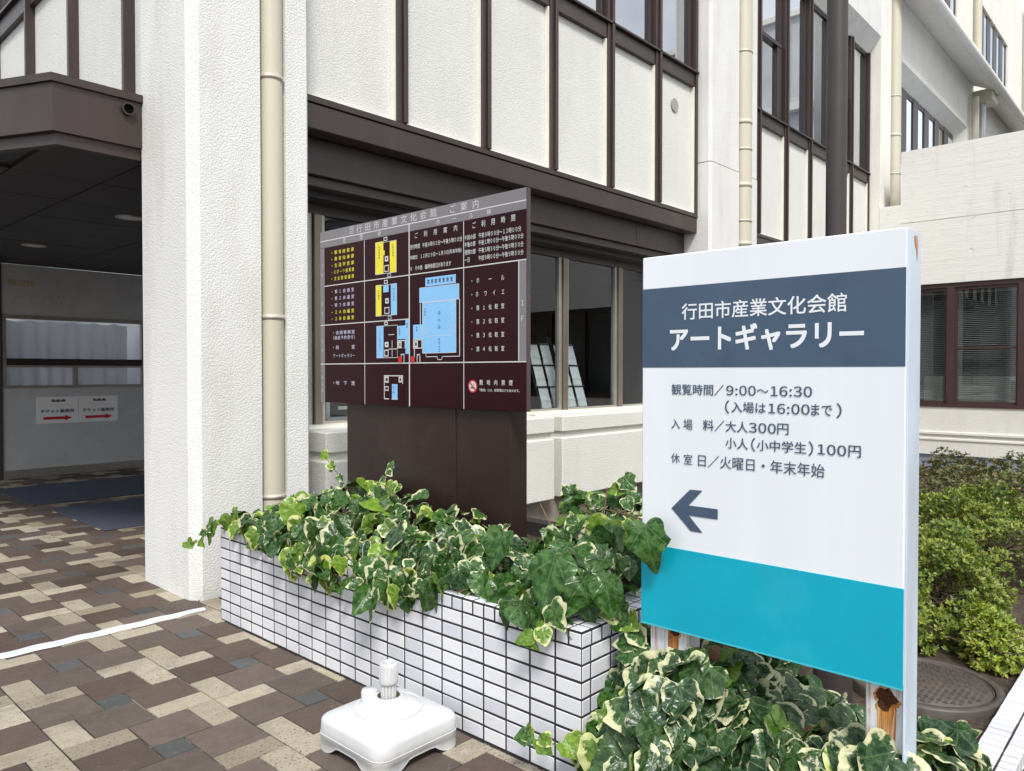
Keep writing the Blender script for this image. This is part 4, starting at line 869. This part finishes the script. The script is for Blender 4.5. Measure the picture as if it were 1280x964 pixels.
for i in range(-9, 10):
    for j in range(-9, 10):
        x, y = i * .034 + (.017 if j % 2 else 0), j * .030
        if math.hypot(x, y) < .285:
            X, Y, Z = mc[0] + x, mc[1] + y, mc[2] + .004; a, b_ = (.012, .006) if (i + j) % 2 else (.006, .012)
            sb_.add([(X - a, Y - b_, Z), (X + a, Y - b_, Z), (X + a, Y + b_, Z), (X - a, Y + b_, Z), (X - a * .6, Y - b_ * .6, Z + .009), (X + a * .6, Y - b_ * .6, Z + .009), (X + a * .6, Y + b_ * .6, Z + .009), (X - a * .6, Y + b_ * .6, Z + .009)], [(4, 5, 6, 7), (0, 1, 5, 4), (1, 2, 6, 5), (2, 3, 7, 6), (3, 0, 4, 7)])
sob = sb_.build('stud', 'iron', mh); pl_(sob); sob['kind'] = 'stuff'; sob.name = 'studs'

# parasol base: rounded square body, pyramid top, arched cut-outs under each side
pb = thing('parasol_base', 'empty white plastic parasol base standing against the tiled planter', 'parasol base', (1.885, 2.405, 0))
NX = 72; HALF = .207
def rsq(t, a, r):
    """rounded square of half side a, corner radius r; t in 0..1 from the middle of the +x side"""
    L1 = 2 * (a - r); LC = math.pi * r / 2; per = 4 * (L1 + LC); s = (t * per + L1 / 2) % per
    q = int(s // (L1 + LC)); s -= q * (L1 + LC)
    if s < L1: x, y = a, -a + r + s
    else: an = (s - L1) / r; x, y = a - r + r * math.cos(an), a - r + r * math.sin(an)
    for _ in range(q): x, y = -y, x
    return x, y
vs = []; rings = []
def side_arch(x, y):
    m_ = min(abs(x), abs(y)) / (HALF * .66)
    return .038 * min(1, .85 * (1 + math.cos(math.pi * m_))) if m_ < 1 else 0
prof = [(1.0, 0, True), (1.0, .045, True), (1.0, .085, False), (.997, .112, False), (.985, .121, False), (.962, .127, False), (.90, .133, False), (.74, .147, False), (.60, .158, False), (.57, .164, False), (.40, .184, False), (.285, .200, False), (.25, .205, False), (.215, .203, False)]
for k, (s, z, lowr) in enumerate(prof):
    for j in range(NX):
        blend = min(1, max(0, (1 - s) / .5)); x, y = rsq(j / NX, HALF, .055); th = math.atan2(y, x); rad = math.hypot(x, y)
        rad = rad * (1 - blend) + HALF * 1.02 * blend; zz = z
        if k == 0: zz = side_arch(x, y)
        if k == 1: zz = max(.045, side_arch(x, y) + .012)
        vs.append((rad * s * math.cos(th), rad * s * math.sin(th), zz))
fs = [(i * NX + j, i * NX + (j + 1) % NX, (i + 1) * NX + (j + 1) % NX, (i + 1) * NX + j) for i in range(len(prof) - 1) for j in range(NX)]
fs.append(tuple(reversed([((1) * NX + j) for j in range(NX)])))
b_ = MB().add(vs, fs, True); me = b_.mesh('body'); body = link('body', me, pb, M['plastic'])
well = MB().lathe((0, 0, 0), [(.0445, .203), (.043, .17), (.043, .12), (0, .12)], 32).build('socket_well', 'plastic_in', pb)
tube = MB()
for k in range(12):
    t = 2 * math.pi * k / 12; tube.tube([(.026 * math.cos(t), .026 * math.sin(t), .12), (.026 * math.cos(t), .026 * math.sin(t), .262)], .0062, 6)
tube.lathe((0, 0, 0), [(.026, .12), (.026, .262)], 24)
stem = tube.build('socket_tube', 'plastic', pb)
collar = MB(); nk = 48
collar.lathe((0, 0, 0), [(.030, .250), (.0365, .252), (.038, .262), (.0365, .326), (.034, .334), (.026, .336), (.024, .330), (.023, .27), (0, .268)], 36).build('clamp_nut', 'plastic', pb)
rb = MB()
for k in range(16):
    t = 2 * math.pi * k / 16; rb.tube([(.0375 * math.cos(t), .0375 * math.sin(t), .268), (.0365 * math.cos(t), .0365 * math.sin(t), .325)], .0016, 5)
rb.build('grip_ribs', 'plastic', pb)
sm = MB()      # mould seam round the body and the raised ring on its top
pr_ = [rsq(j / NX, HALF * 1.004, .055) for j in range(NX)]; sm.tube([(x, y, .066) for x, y in pr_] + [(pr_[0][0], pr_[0][1], .066)], .0016, 5, False)
sm.tube([(.135 * math.cos(t), .135 * math.sin(t), .158) for t in np.linspace(0, 2 * math.pi, 49)], .0035, 6, False)
sm.build('mould_seam', 'plastic', pb)
fc = MB().lathe((.03, .093, .168), [(.034, -.02), (.034, .030), (.030, .040), (0, .042)], 28).build('filler_cap', 'plastic', pb)
fc.location = (-.055, .0, 0)

wt = MB(); prev = None; pts = []
n = 60
for k in range(n + 1):
    x = .35 + 1.83 * k / n; yc = 4.655 - .012 * (x - 1) + .006 * math.sin(k * .9); hw = .040 + .005 * noise.noise(Vector((x * 9, 0, 0))) - (.02 * max(0, (k - 52) / 8)); z = .004 + .004 * (1 + noise.noise(Vector((x * 14, 3, 0))))
    pts.append([(x, yc - hw, .0016), (x, yc - hw * .8, z + .003), (x, yc + hw * .8, z + .003), (x, yc + hw, .0016)])
for k in range(n): 
    for q in range(3): wt.add([pts[k][q], pts[k + 1][q], pts[k + 1][q + 1], pts[k][q + 1]], [(0, 1, 2, 3)], True)
tag(wt.build('white_tape', 'white_tape', None), 'strip of white tape stuck across the paving to the pillar foot', 'tape strip')
for (x0, x1, y0, y1, lab) in ((2.63, 4.7, 7.62, 9.25, 'grey-blue doormat on the porch paving, nearer the pillar'), (2.58, 4.7, 9.62, 11.3, 'grey-blue doormat on the porch paving, nearer the ticket wall')):
    tag(bx('doormat', 'mat', None, x0, x1, y0, y1, .002, .012, .004), lab, 'doormat', 'doormats on the porch floor')
for x0, lab in ((3.345, 'white ticket notice with red arrow, the left of the pair under the ticket window'), (3.897, 'white ticket notice with red arrow, the right of the pair under the ticket window')):
    o = thing('ticket_notice', lab, 'notice', (x0, YT, .755), 'ticket notices under the ticket window')
    q = MB().box(0, .545, -.006, -.0005, 0, .385).build('sheet', 'paper', o)
    f0 = ((0, -.006, 0), (1, 0, 0), (0, 0, 1), (0, -1, 0))
    print_text("チケット販売所", f0, (.055, .150, .49, .20), 'prdark', o, bold=.07, off=.001)
    print_poly([rect(.09, .055, .37, .095), [(.37, .035), (.47, .075), (.37, .115)]], f0, 'prred', o, 'arrow', .001)
    lg = []
    for k in range(9): xk = .195 + k * .02; lg.append([(xk, .312), (xk + .018, .308), (xk + .024, .335 + .012 * math.sin(k * 2.1)), (xk + .006, .345 + .01 * math.cos(k * 1.7))])
    print_poly(lg, f0, 'prbrown', o, 'logo', .001)
    sc_ = []
    for k in range(26):
        xk = .165 + k * .010; zk = .258 + .014 * math.sin(k * 1.3); zn = .258 + .014 * math.sin((k + 1) * 1.3); sc_.append([(xk, zk), (xk + .010, zn), (xk + .010, zn + .004), (xk, zk + .004)])
    print_poly(sc_, f0, 'prpink', o, 'script', .001)
# brochure rack inside the window
br = thing('brochure_rack', 'leaning black wire rack of white leaflets behind the ground floor window', 'rack', (7.25, 5.76, .98))
def rk(mb, n_, m_): return mb.build(n_, m_, br)
for x in (-.45, -.02, .02, .45): rk(MB().tube([(x, 0, 0), (x + .0, .30, .95)], .010, 6), 'upright', 'wire')
for z in (.08, .34, .60, .86):
    y = z * .316; rk(MB().tube([(-.46, y - .04, z), (.46, y - .04, z)], .008, 6), 'rail', 'wire')
for ci, x in enumerate((-.36, -.14, .12, .34)):
    for ri, z in enumerate((.09, .35, .61)):
        y = z * .316; h_ = .24 + .02 * ((ci + ri) % 2)
        rk(MB().add([(x - .085, y - .03, z), (x + .085, y - .03, z), (x + .085, y - .03 + h_ * .316, z + h_), (x - .085, y - .03 + h_ * .316, z + h_)], [(0, 1, 2, 3)]).box(x - .08, x + .08, y - .01, y - .004, z, z + .1), 'leaflet', 'leaflet')
nb = thing('notice_frame', 'small framed notice standing inside the window behind the guide board', 'notice', (4.02, 5.75, 1.06))
MB().box(-.2, .42, 0, .02, 0, .26).build('frame', 'box_white', nb); MB().box(-.16, .38, -.004, -.001, .04, .22).build('sheet', 'room', nb); MB().box(-.08, .2, -.008, -.005, .10, .13).build('lettering', 'box_white', nb)

# ------------------------------------------------------------------ ivy
HALFO = [(0, -.02), (.13, -.13), (.30, -.13), (.44, -.02), (.42, .12), (.45, .23), (.56, .33), (.43, .47), (.30, .58), (.20, .72), (.10, .88), (0, 1.0)]
HALFU = [(0, -.02), (.13, -.10), (.28, -.09), (.40, .02), (.45, .15), (.455, .28), (.43, .41), (.38, .53), (.30, .66), (.21, .79), (.10, .91), (0, 1.0)]
def leaf_mesh(lob, seed):
    r = random.Random(seed); H = [(a[0] * lob + b[0] * (1 - lob), a[1] * lob + b[1] * (1 - lob)) for a, b in zip(HALFO, HALFU)]
    w = r.uniform(.9, 1.12); out_ = [(x * w, y) for x, y in H] + [(-x * w, y) for x, y in H[-2:0:-1]]
    sm_ = []; n = len(out_)
    for k in range(n):
        p0, p1, p2, p3 = out_[k - 1], out_[k], out_[(k + 1) % n], out_[(k + 2) % n]
        sm_.append(p1); sm_.append(tuple(.5625 * (b + c_) - .0625 * (a + d_) for a, b, c_, d_ in zip(p0, p1, p2, p3)))
    out_ = [(x + r.gauss(0, .006), y + r.gauss(0, .006)) for x, y in sm_]
    n = len(out_); C = (0, .32); rings = (.0, .38, .72, .9, 1.0); vs = [(C[0], C[1])]; rim = [0.]
    for q in rings[1:]:
        for x, y in out_: vs.append((C[0] + (x - C[0]) * q, C[1] + (y - C[1]) * q)); rim.append(q)
    fold, droop, wav, ph = r.uniform(.06, .38), r.uniform(.08, .55), r.uniform(.012, .05), r.uniform(0, 6.3)
    roll = r.uniform(-.2, .38); co = []
    for (x, y), q in zip(vs, rim):
        an = math.atan2(x, y - .32)
        z = fold * abs(x) - droop * (y - .1) ** 2 - roll * x * x * 2 + wav * q * q * math.sin(an * 4 + ph) + .02 * math.cos(an * 8) * q
        co.append((x, y, z))
    fs = [(0, 1 + j, 1 + (j + 1) % n) for j in range(n)]
    for k in range(len(rings) - 2):
        for j in range(n): fs.append((1 + k * n + j, 1 + (k + 1) * n + j, 1 + (k + 1) * n + (j + 1) % n, 1 + k * n + (j + 1) % n))
    me = bpy.data.meshes.new('leaf'); me.from_pydata(co, [], [tuple(reversed(f)) for f in fs]); me.polygons.foreach_set('use_smooth', [True] * len(fs)); me.update()
    if me.polygons[0].normal.z < 0: me.flip_normals()
    a = me.attributes.new('rim', 'FLOAT', 'POINT'); a.data.foreach_set('value', rim); me.materials.append(M['ivy']); return me
LEAVES = [leaf_mesh((.8, .5, .3, .1, .65, .2)[k % 6], 100 + k) for k in range(14)]
def put_leaf(parent, p, nrm, tip, size, code):
    n = Vector(nrm).normalized(); t = Vector(tip); t = (t - n * t.dot(n))
    if t.length < .05: t = n.orthogonal()
    t.normalize(); x = t.cross(n)
    o = link('leaf', random.choice(LEAVES), parent); m = Matrix((x, t, n)).transposed().to_4x4() @ Matrix.Diagonal((size, size, size, 1))
    m.translation = Vector(p) - t * size * .35; o.matrix_parent_inverse = Matrix.Translation(-Vector(parent.location)); o.matrix_basis = m
    o.color = (code[0], code[1], code[2], code[3] if len(code) > 3 else 1); return o
def rnd_code(cream=.5, lime=.15, brown=.0):
    r = random.random(); thr = random.uniform(.28, .52) if r < cream else (random.uniform(.50, .68) if r < cream + .25 else 1.6)
    li = random.uniform(.4, 1) if random.random() < lime else random.uniform(0, .12)
    return (thr, li, 1 if random.random() < brown else 0)
def vine(parent, pts, r=.0028): return pl_(MB().tube(pts, [r * (1 - .5 * i / len(pts)) for i in range(len(pts))], 6).build('stem', 'twig', parent))
def interp(tab, v):
    tab = sorted(tab); 
    if v <= tab[0][0]: return tab[0][1]
    for (a, b), (c_, d_) in zip(tab, tab[1:]):
        if v <= c_: return b + (d_ - b) * (v - a) / (c_ - a)
    return tab[-1][1]
TOP = [(1.62, .64), (1.75, .70), (1.9, .74), (2.1, .71), (2.3, .66), (2.5, .64), (2.7, .65), (2.9, .70), (3.1, .75), (3.4, .78), (3.7, .77), (3.9, .74), (4.1, .69), (4.3, .64), (4.42, .60)]
HANG = [(1.6, .56), (1.9, .54), (2.05, .555), (2.2, .64), (2.38, .60), (2.5, .53), (2.7, .46), (2.95, .43), (3.2, .44), (3.4, .48), (3.65, .55), (4.0, .57), (4.4, .58)]
FRONT = [(1.6, 2.20), (1.9, 2.22), (2.1, 2.30), (2.3, 2.28), (2.5, 2.18), (3.6, 2.15), (3.9, 2.22), (4.4, 2.30)]
def mound(y, u):
    """u 0..1 runs from the hanging front edge up over the top to the back"""
    zt, zh, xf = interp(TOP, y), interp(HANG, y), interp(FRONT, y)
    if u < .35:
        k = u / .35; return Vector((xf - .075 + .05 * k, y, zh + (.60 - zh) * k)), Vector((-1, -.05, .35))
    k = (u - .35) / .65; x = xf + .0 + k * .72; z = .60 + (zt - .60) * math.sin(min(1, k * 1.25) * math.pi / 2)
    return Vector((x, y, z)), Vector((-.75 + .5 * k, -.12, .45 + .6 * k))
def ivy_patch(parent, y0, y1, count, size, cream, lime, back=False):
    for k in range(count):
        y = random.uniform(y0, y1); u = random.random()
        p, n = mound(y, u); p = p + Vector((random.gauss(0, .02), 0, random.gauss(0, .018))) - n.normalized() * random.choice((-.03, 0, 0, .03, .07, .10))
        if p.x > XB - .05 and 2.66 < y < 4.3: p.x = XB - random.uniform(.06, .25)
        n = n.normalized() + Vector((random.gauss(0, .5), random.gauss(0, .55), random.gauss(0, .4)))
        tip = Vector((random.gauss(-.35, .3), random.gauss(0, .45), -1 if u < .5 else random.gauss(-.55, .4)))
        put_leaf(parent, p, n, tip, size * random.choice((.5, .7, .9, 1.1, 1.35)) * random.uniform(.85, 1.12), rnd_code(cream, lime, .0) + (random.choice((1, 1, .7, .3)),))
def sprig(parent, pts, n, size, cream=.5, lime=.5):
    vine(parent, pts, .0025); P_ = [Vector(p) for p in pts]
    for k in range(n):
        f = (k + .6) / n * (len(P_) - 1); i = min(int(f), len(P_) - 2); p = P_[i].lerp(P_[i + 1], f - i); s = (-1) ** k
        off = Vector((random.uniform(-.02, .0), s * size * .35, random.uniform(-.01, .02)))
        put_leaf(parent, p + off, (-.8 + random.gauss(0, .2), random.gauss(-.2, .3), .5), (random.gauss(-.2, .2), s * .8, -.4), size * random.uniform(.8, 1.2), rnd_code(cream, lime))
iv1 = thing('ivy_plant', 'bushy variegated ivy at the pillar end of the tiled planter', 'ivy', (2.45, 3.9, .47), 'variegated ivy plants')
ivy_patch(iv1, 3.42, 4.36, 230, .116, .55, .34)
iv2 = thing('ivy_plant', 'variegated ivy spilling over the tiled planter front, below the maps of the guide board', 'ivy', (2.45, 3.0, .47), 'variegated ivy plants')
ivy_patch(iv2, 2.52, 3.48, 240, .120, .66, .24)
iv3 = thing('ivy_plant', 'mostly green ivy with big dark leaves at the sign end of the tiled planter', 'ivy', (2.45, 2.1, .47), 'variegated ivy plants')
ivy_patch(iv3, 1.70, 2.56, 215, .122, .36, .10)
for p, n, t, s in (((2.205, 1.40, .92), (-1, -.25, .3), (-.1, -.25, -1), .165), ((2.24, 1.86, .72), (-1, -.2, .5), (-.1, .1, -1), .20), ((2.26, 1.70, .66), (-1, -.4, .2), (0, -.2, -1), .17), ((2.40, 2.28, .735), (-1, 0, .5), (0, .1, -1), .17), ((2.235, 1.585, .70), (-.9, -.5, .3), (-.1, -.3, -1), .14)): put_leaf(iv3, p, n, t, s, (1.6, .05, 0))
for y in np.arange(1.8, 4.3, .28):
    par = iv1 if y > 3.42 else iv2 if y > 2.52 else iv3; a = random.uniform(-.15, .15)
    vine(par, [(2.75, y + a, .52), (2.5, y + .05, .62), (2.3, y - a, .62), (2.17, y - .05, .57)], .004)
iv4 = thing('ivy_plant', 'scruffy ivy with bare brown stems further back in the planter, by the parapet', 'ivy', (4.0, 2.2, .47), 'variegated ivy plants')
for k in range(200):
    x = random.uniform(2.85, 4.0); y = random.uniform(1.70, 2.35 + (x - 2.9) * .75); z = .58 + .15 * random.random() + .05 * math.sin(x * 5 + y * 3)
    if x < 3.2 and y > 2.6: continue
    put_leaf(iv4, (x, y, z), (random.gauss(-.5, .4), random.gauss(-.2, .4), 1), (random.gauss(-.4, .5), random.gauss(0, .6), -.4), .11 * random.uniform(.7, 1.25), rnd_code(.55, .08))
for k in range(12):
    x = random.uniform(3.0, 3.5); y = random.uniform(1.85, 2.5); vine(iv4, [(x, y, .5), (x + random.gauss(0, .1), y + random.gauss(0, .1), .68), (x + random.gauss(0, .2), y + random.gauss(0, .2), .80)], .005)
sprig(iv1, [(2.22, 4.36, .60), (2.12, 4.41, .56), (2.08, 4.44, .50), (2.06, 4.50, .46), (2.05, 4.58, .445)], 6, .06, .3, .6)
put_leaf(iv1, (2.11, 4.40, .55), (-1, .1, .3), (0, .1, -1), .15, (1.6, .4, 0))
sprig(iv1, [(2.6, 3.70, .80), (2.62, 3.84, .90), (2.63, 3.98, .985)], 5, .06, .5, .6)
sprig(iv2, [(2.55, 3.28, .86), (2.56, 3.26, .95), (2.56, 3.22, 1.0)], 3, .06, .9, .1)
sprig(iv2, [(2.2, 3.3, .55), (2.12, 3.36, .50), (2.10, 3.52, .475)], 2, .07, .9, .2)
sprig(iv3, [(2.14, 1.80, .56), (2.10, 1.80, .52), (2.09, 1.86, .49)], 4, .065, .2, .9)
sprig(iv4, [(3.6, 2.42, .60), (3.6, 2.45, .78), (3.62, 2.46, .90)], 4, .10, .5, .2)
sprig(iv3, [(2.36, 1.70, .60), (2.34, 1.60, .61), (2.33, 1.55, .56), (2.31, 1.52, .50), (2.28, 1.50, .45)], 9, .085, .9, .2)
# ivy bed round the posts of the white sign
iv5 = thing('ivy_plant', 'dense cream-edged ivy at the planter end, under the left of the white sign', 'ivy', (2.1, 1.35, 0), 'variegated ivy plants')
iv6 = thing('ivy_plant', 'large-leaved grey-green ivy round the rusty right post of the white sign', 'ivy', (2.1, .8, 0), 'variegated ivy plants')
BED = [(.50, .36), (.62, .38), (.75, .34), (.90, .31), (1.0, .34), (1.1, .40), (1.22, .50), (1.4, .545), (1.52, .50), (1.64, .48)]
def bedz(x, y):
    k = min(1, max(0, (y - 1.32) / .26)); x1 = 2.22 + .20 * k
    return interp(BED, y) - max(0, x1 - x) * (1.0 + .75 * k) + .03 * noise.noise(Vector((x * 6, y * 6, 0))) - max(0, x - 2.5) * .25
for par, ya, yb, lim in ((iv5, 1.10, 1.63, 245), (iv6, .52, 1.12, 285)):
    cnt = 0
    while cnt < lim:
        x = random.uniform(1.70, 2.9); y = random.uniform(ya, yb)
        if x > 2.45 and random.random() < .6: continue
        z = bedz(x, y) - random.choice((0, 0, .02, .05, .09))
        if z < .02: continue
        if XS - .02 < x < XS + .15 and (y < .75 or y > 1.27): continue
        nx = -.75 if x < 2.25 else -.25
        put_leaf(par, (x, y, z), (nx + random.gauss(0, .42), random.gauss(-.12, .45), .8 + random.gauss(0, .3)), (random.gauss(-.7, .3), random.gauss(0, .5), -.6), .132 * random.choice((.55, .75, .95, 1.15, 1.35)) * random.uniform(.9, 1.1), rnd_code(.58, .05, .010) + (random.uniform(0, .35),)); cnt += 1
for k in range(44):     # down the end of the planter and round its corner
    y = random.uniform(1.50, 1.63); x = random.uniform(2.08, 2.46); z = (x - 2.10) * 1.35 * random.uniform(.3, 1.0) + random.uniform(.03, .12)
    put_leaf(iv5, (x, y, z), (-.8 + random.gauss(0, .25), -.5 + random.gauss(0, .2), .4), (random.gauss(-.2, .3), random.gauss(-.2, .4), -1), .115 * random.uniform(.75, 1.25), rnd_code(.66, .1))
sprig(iv5, [(2.12, 1.60, .20), (2.08, 1.68, .17), (2.07, 1.78, .16), (2.08, 1.86, .15)], 6, .07, .5, .9)
sprig(iv6, [(2.5, .66, .34), (2.62, .60, .32), (2.75, .56, .28)], 7, .08, .7, .6)
put_leaf(iv5, (2.05, 1.50, .20), (-1, -.2, .4), (0, -.1, -1), .16, (.12, .5, 0))
sheet('bed_soil', 1.70, 3.3, .705, 1.64, 0, 'soil', 30, 20, lambda x, y: max(GZ - .05, bedz(x, y) - .16 - max(0, x - 2.6) * .6))
sheet('bed_soil', 1.70, 1.699, .705, 1.64, 0, 'soil') if False else None

# ------------------------------------------------------------------ azalea shrubs
def shrub(label, c, rx, ry, hgt, count, mat, seed, leaf=.034):
    r = np.random.default_rng(seed); o = thing('azalea_shrub', label, 'shrub', (c[0], c[1], c[2]), 'clipped azalea shrubs')
    br_ = MB(); tips = []
    for k in range(46):
        a = r.uniform(0, 2 * math.pi); q = math.sqrt(r.uniform(.02, 1)); e = Vector((rx * q * math.cos(a), ry * q * math.sin(a), hgt * (1 - .45 * q * q) * r.uniform(.7, 1)))
        b0 = Vector((e.x * .25, e.y * .25, 0)); md = b0.lerp(e, .55) + Vector((r.normal(0, .05), r.normal(0, .05), 0)); br_.tube([b0, md, e], [.008, .005, .002], 5)
        tips.append(e)
        for s in range(3):
            e2 = md.lerp(e, r.uniform(.2, .9)); e3 = e2 + Vector((r.normal(0, .1), r.normal(0, .1), abs(r.normal(0, .05)))); br_.tube([e2, e3], [.003, .0012], 4); tips.append(e3)
    br_.build('branches', 'bark', o)
    nw = count // 6; th = r.uniform(0, 2 * np.pi, nw); q = np.sqrt(r.uniform(0, 1, nw)); lump = np.array([noise.noise(Vector((math.cos(t) * k * 2.6 * rx, math.sin(t) * k * 2.6 * ry, seed))) for t, k in zip(th, q)])
    x, y = rx * q * np.cos(th), ry * q * np.sin(th); top = hgt * (1 - .55 * q ** 3) + .50 * hgt * lump
    depth = np.abs(r.normal(0, .10, nw)) * (r.uniform(0, 1, nw) < .75) + (r.uniform(0, 1, nw) < .25) * r.uniform(0, .6, nw) * hgt
    z = np.maximum(top - depth, .02); gap = np.array([noise.noise(Vector((a * 3.2, b * 3.2, c_ * 4 + seed * 3))) for a, b, c_ in zip(x, y, z)]); keep = gap > -.34
    x, y, z = x[keep], y[keep], z[keep]; nw = len(x)
    C = np.stack([x, y, z], 1); ax = np.stack([x / rx * .6, y / ry * .6, np.ones(nw) * .8], 1) + r.normal(0, .3, (nw, 3)); ax /= np.linalg.norm(ax, axis=1)[:, None]
    tmp = np.cross(ax, np.array([.3, .9, .1])); tmp /= np.linalg.norm(tmp, axis=1)[:, None]; tm2 = np.cross(ax, tmp)
    V = []; NL = 6
    for l in range(NL):
        a = 2 * np.pi * l / NL + r.uniform(0, 1, nw); d1 = tmp * np.cos(a)[:, None] + tm2 * np.sin(a)[:, None]; dd = d1 * .85 + ax * r.uniform(.15, .8, nw)[:, None]
        sd_ = np.cross(ax, d1); ln = leaf * r.uniform(.6, 1.15, nw)[:, None]; w = ln * .22
        V += [C, C + dd * ln * .55 + sd_ * w + ax * ln * .05, C + dd * ln, C + dd * ln * .55 - sd_ * w + ax * ln * .05]
    V = np.stack(V, 1).reshape(-1, 3); nf = len(V) // 4; Fs = np.arange(nf * 4).reshape(-1, 4)
    me = bpy.data.meshes.new('foliage'); me.from_pydata(V.tolist(), [], Fs.tolist()); me.update()
    f = link('foliage', me, o, M[mat]); f['kind'] = 'stuff'; return o
shrub('flat-topped dull green azalea nearest the concrete wing', (9.6, 2.05, -.22), 1.5, 1.0, .66, 17000, 'azalea_dull', 3, .05)
shrub('broad green azalea midway between the wing and the white sign', (7.3, 1.5, -.20), 1.15, .72, .62, 24000, 'azalea', 5, .042)
shrub('leafy bright green azalea above the manhole cover', (5.62, 1.42, GZ), .80, .52, .48, 24000, 'azalea', 8, .036)
shrub('small lime yellow azalea sprouting at the end of the kerb', (5.15, .88, GZ), .30, .17, .28, 6000, 'azalea_lime', 11, .036)
shrub('low azalea seen in the gap under the white sign', (5.0, 2.05, GZ), .6, .38, .44, 12000, 'azalea', 14, .036)

bpy.data.objects.remove(TYPE[1]); bpy.data.curves.remove(_cu); bpy.data.scenes.remove(TS)
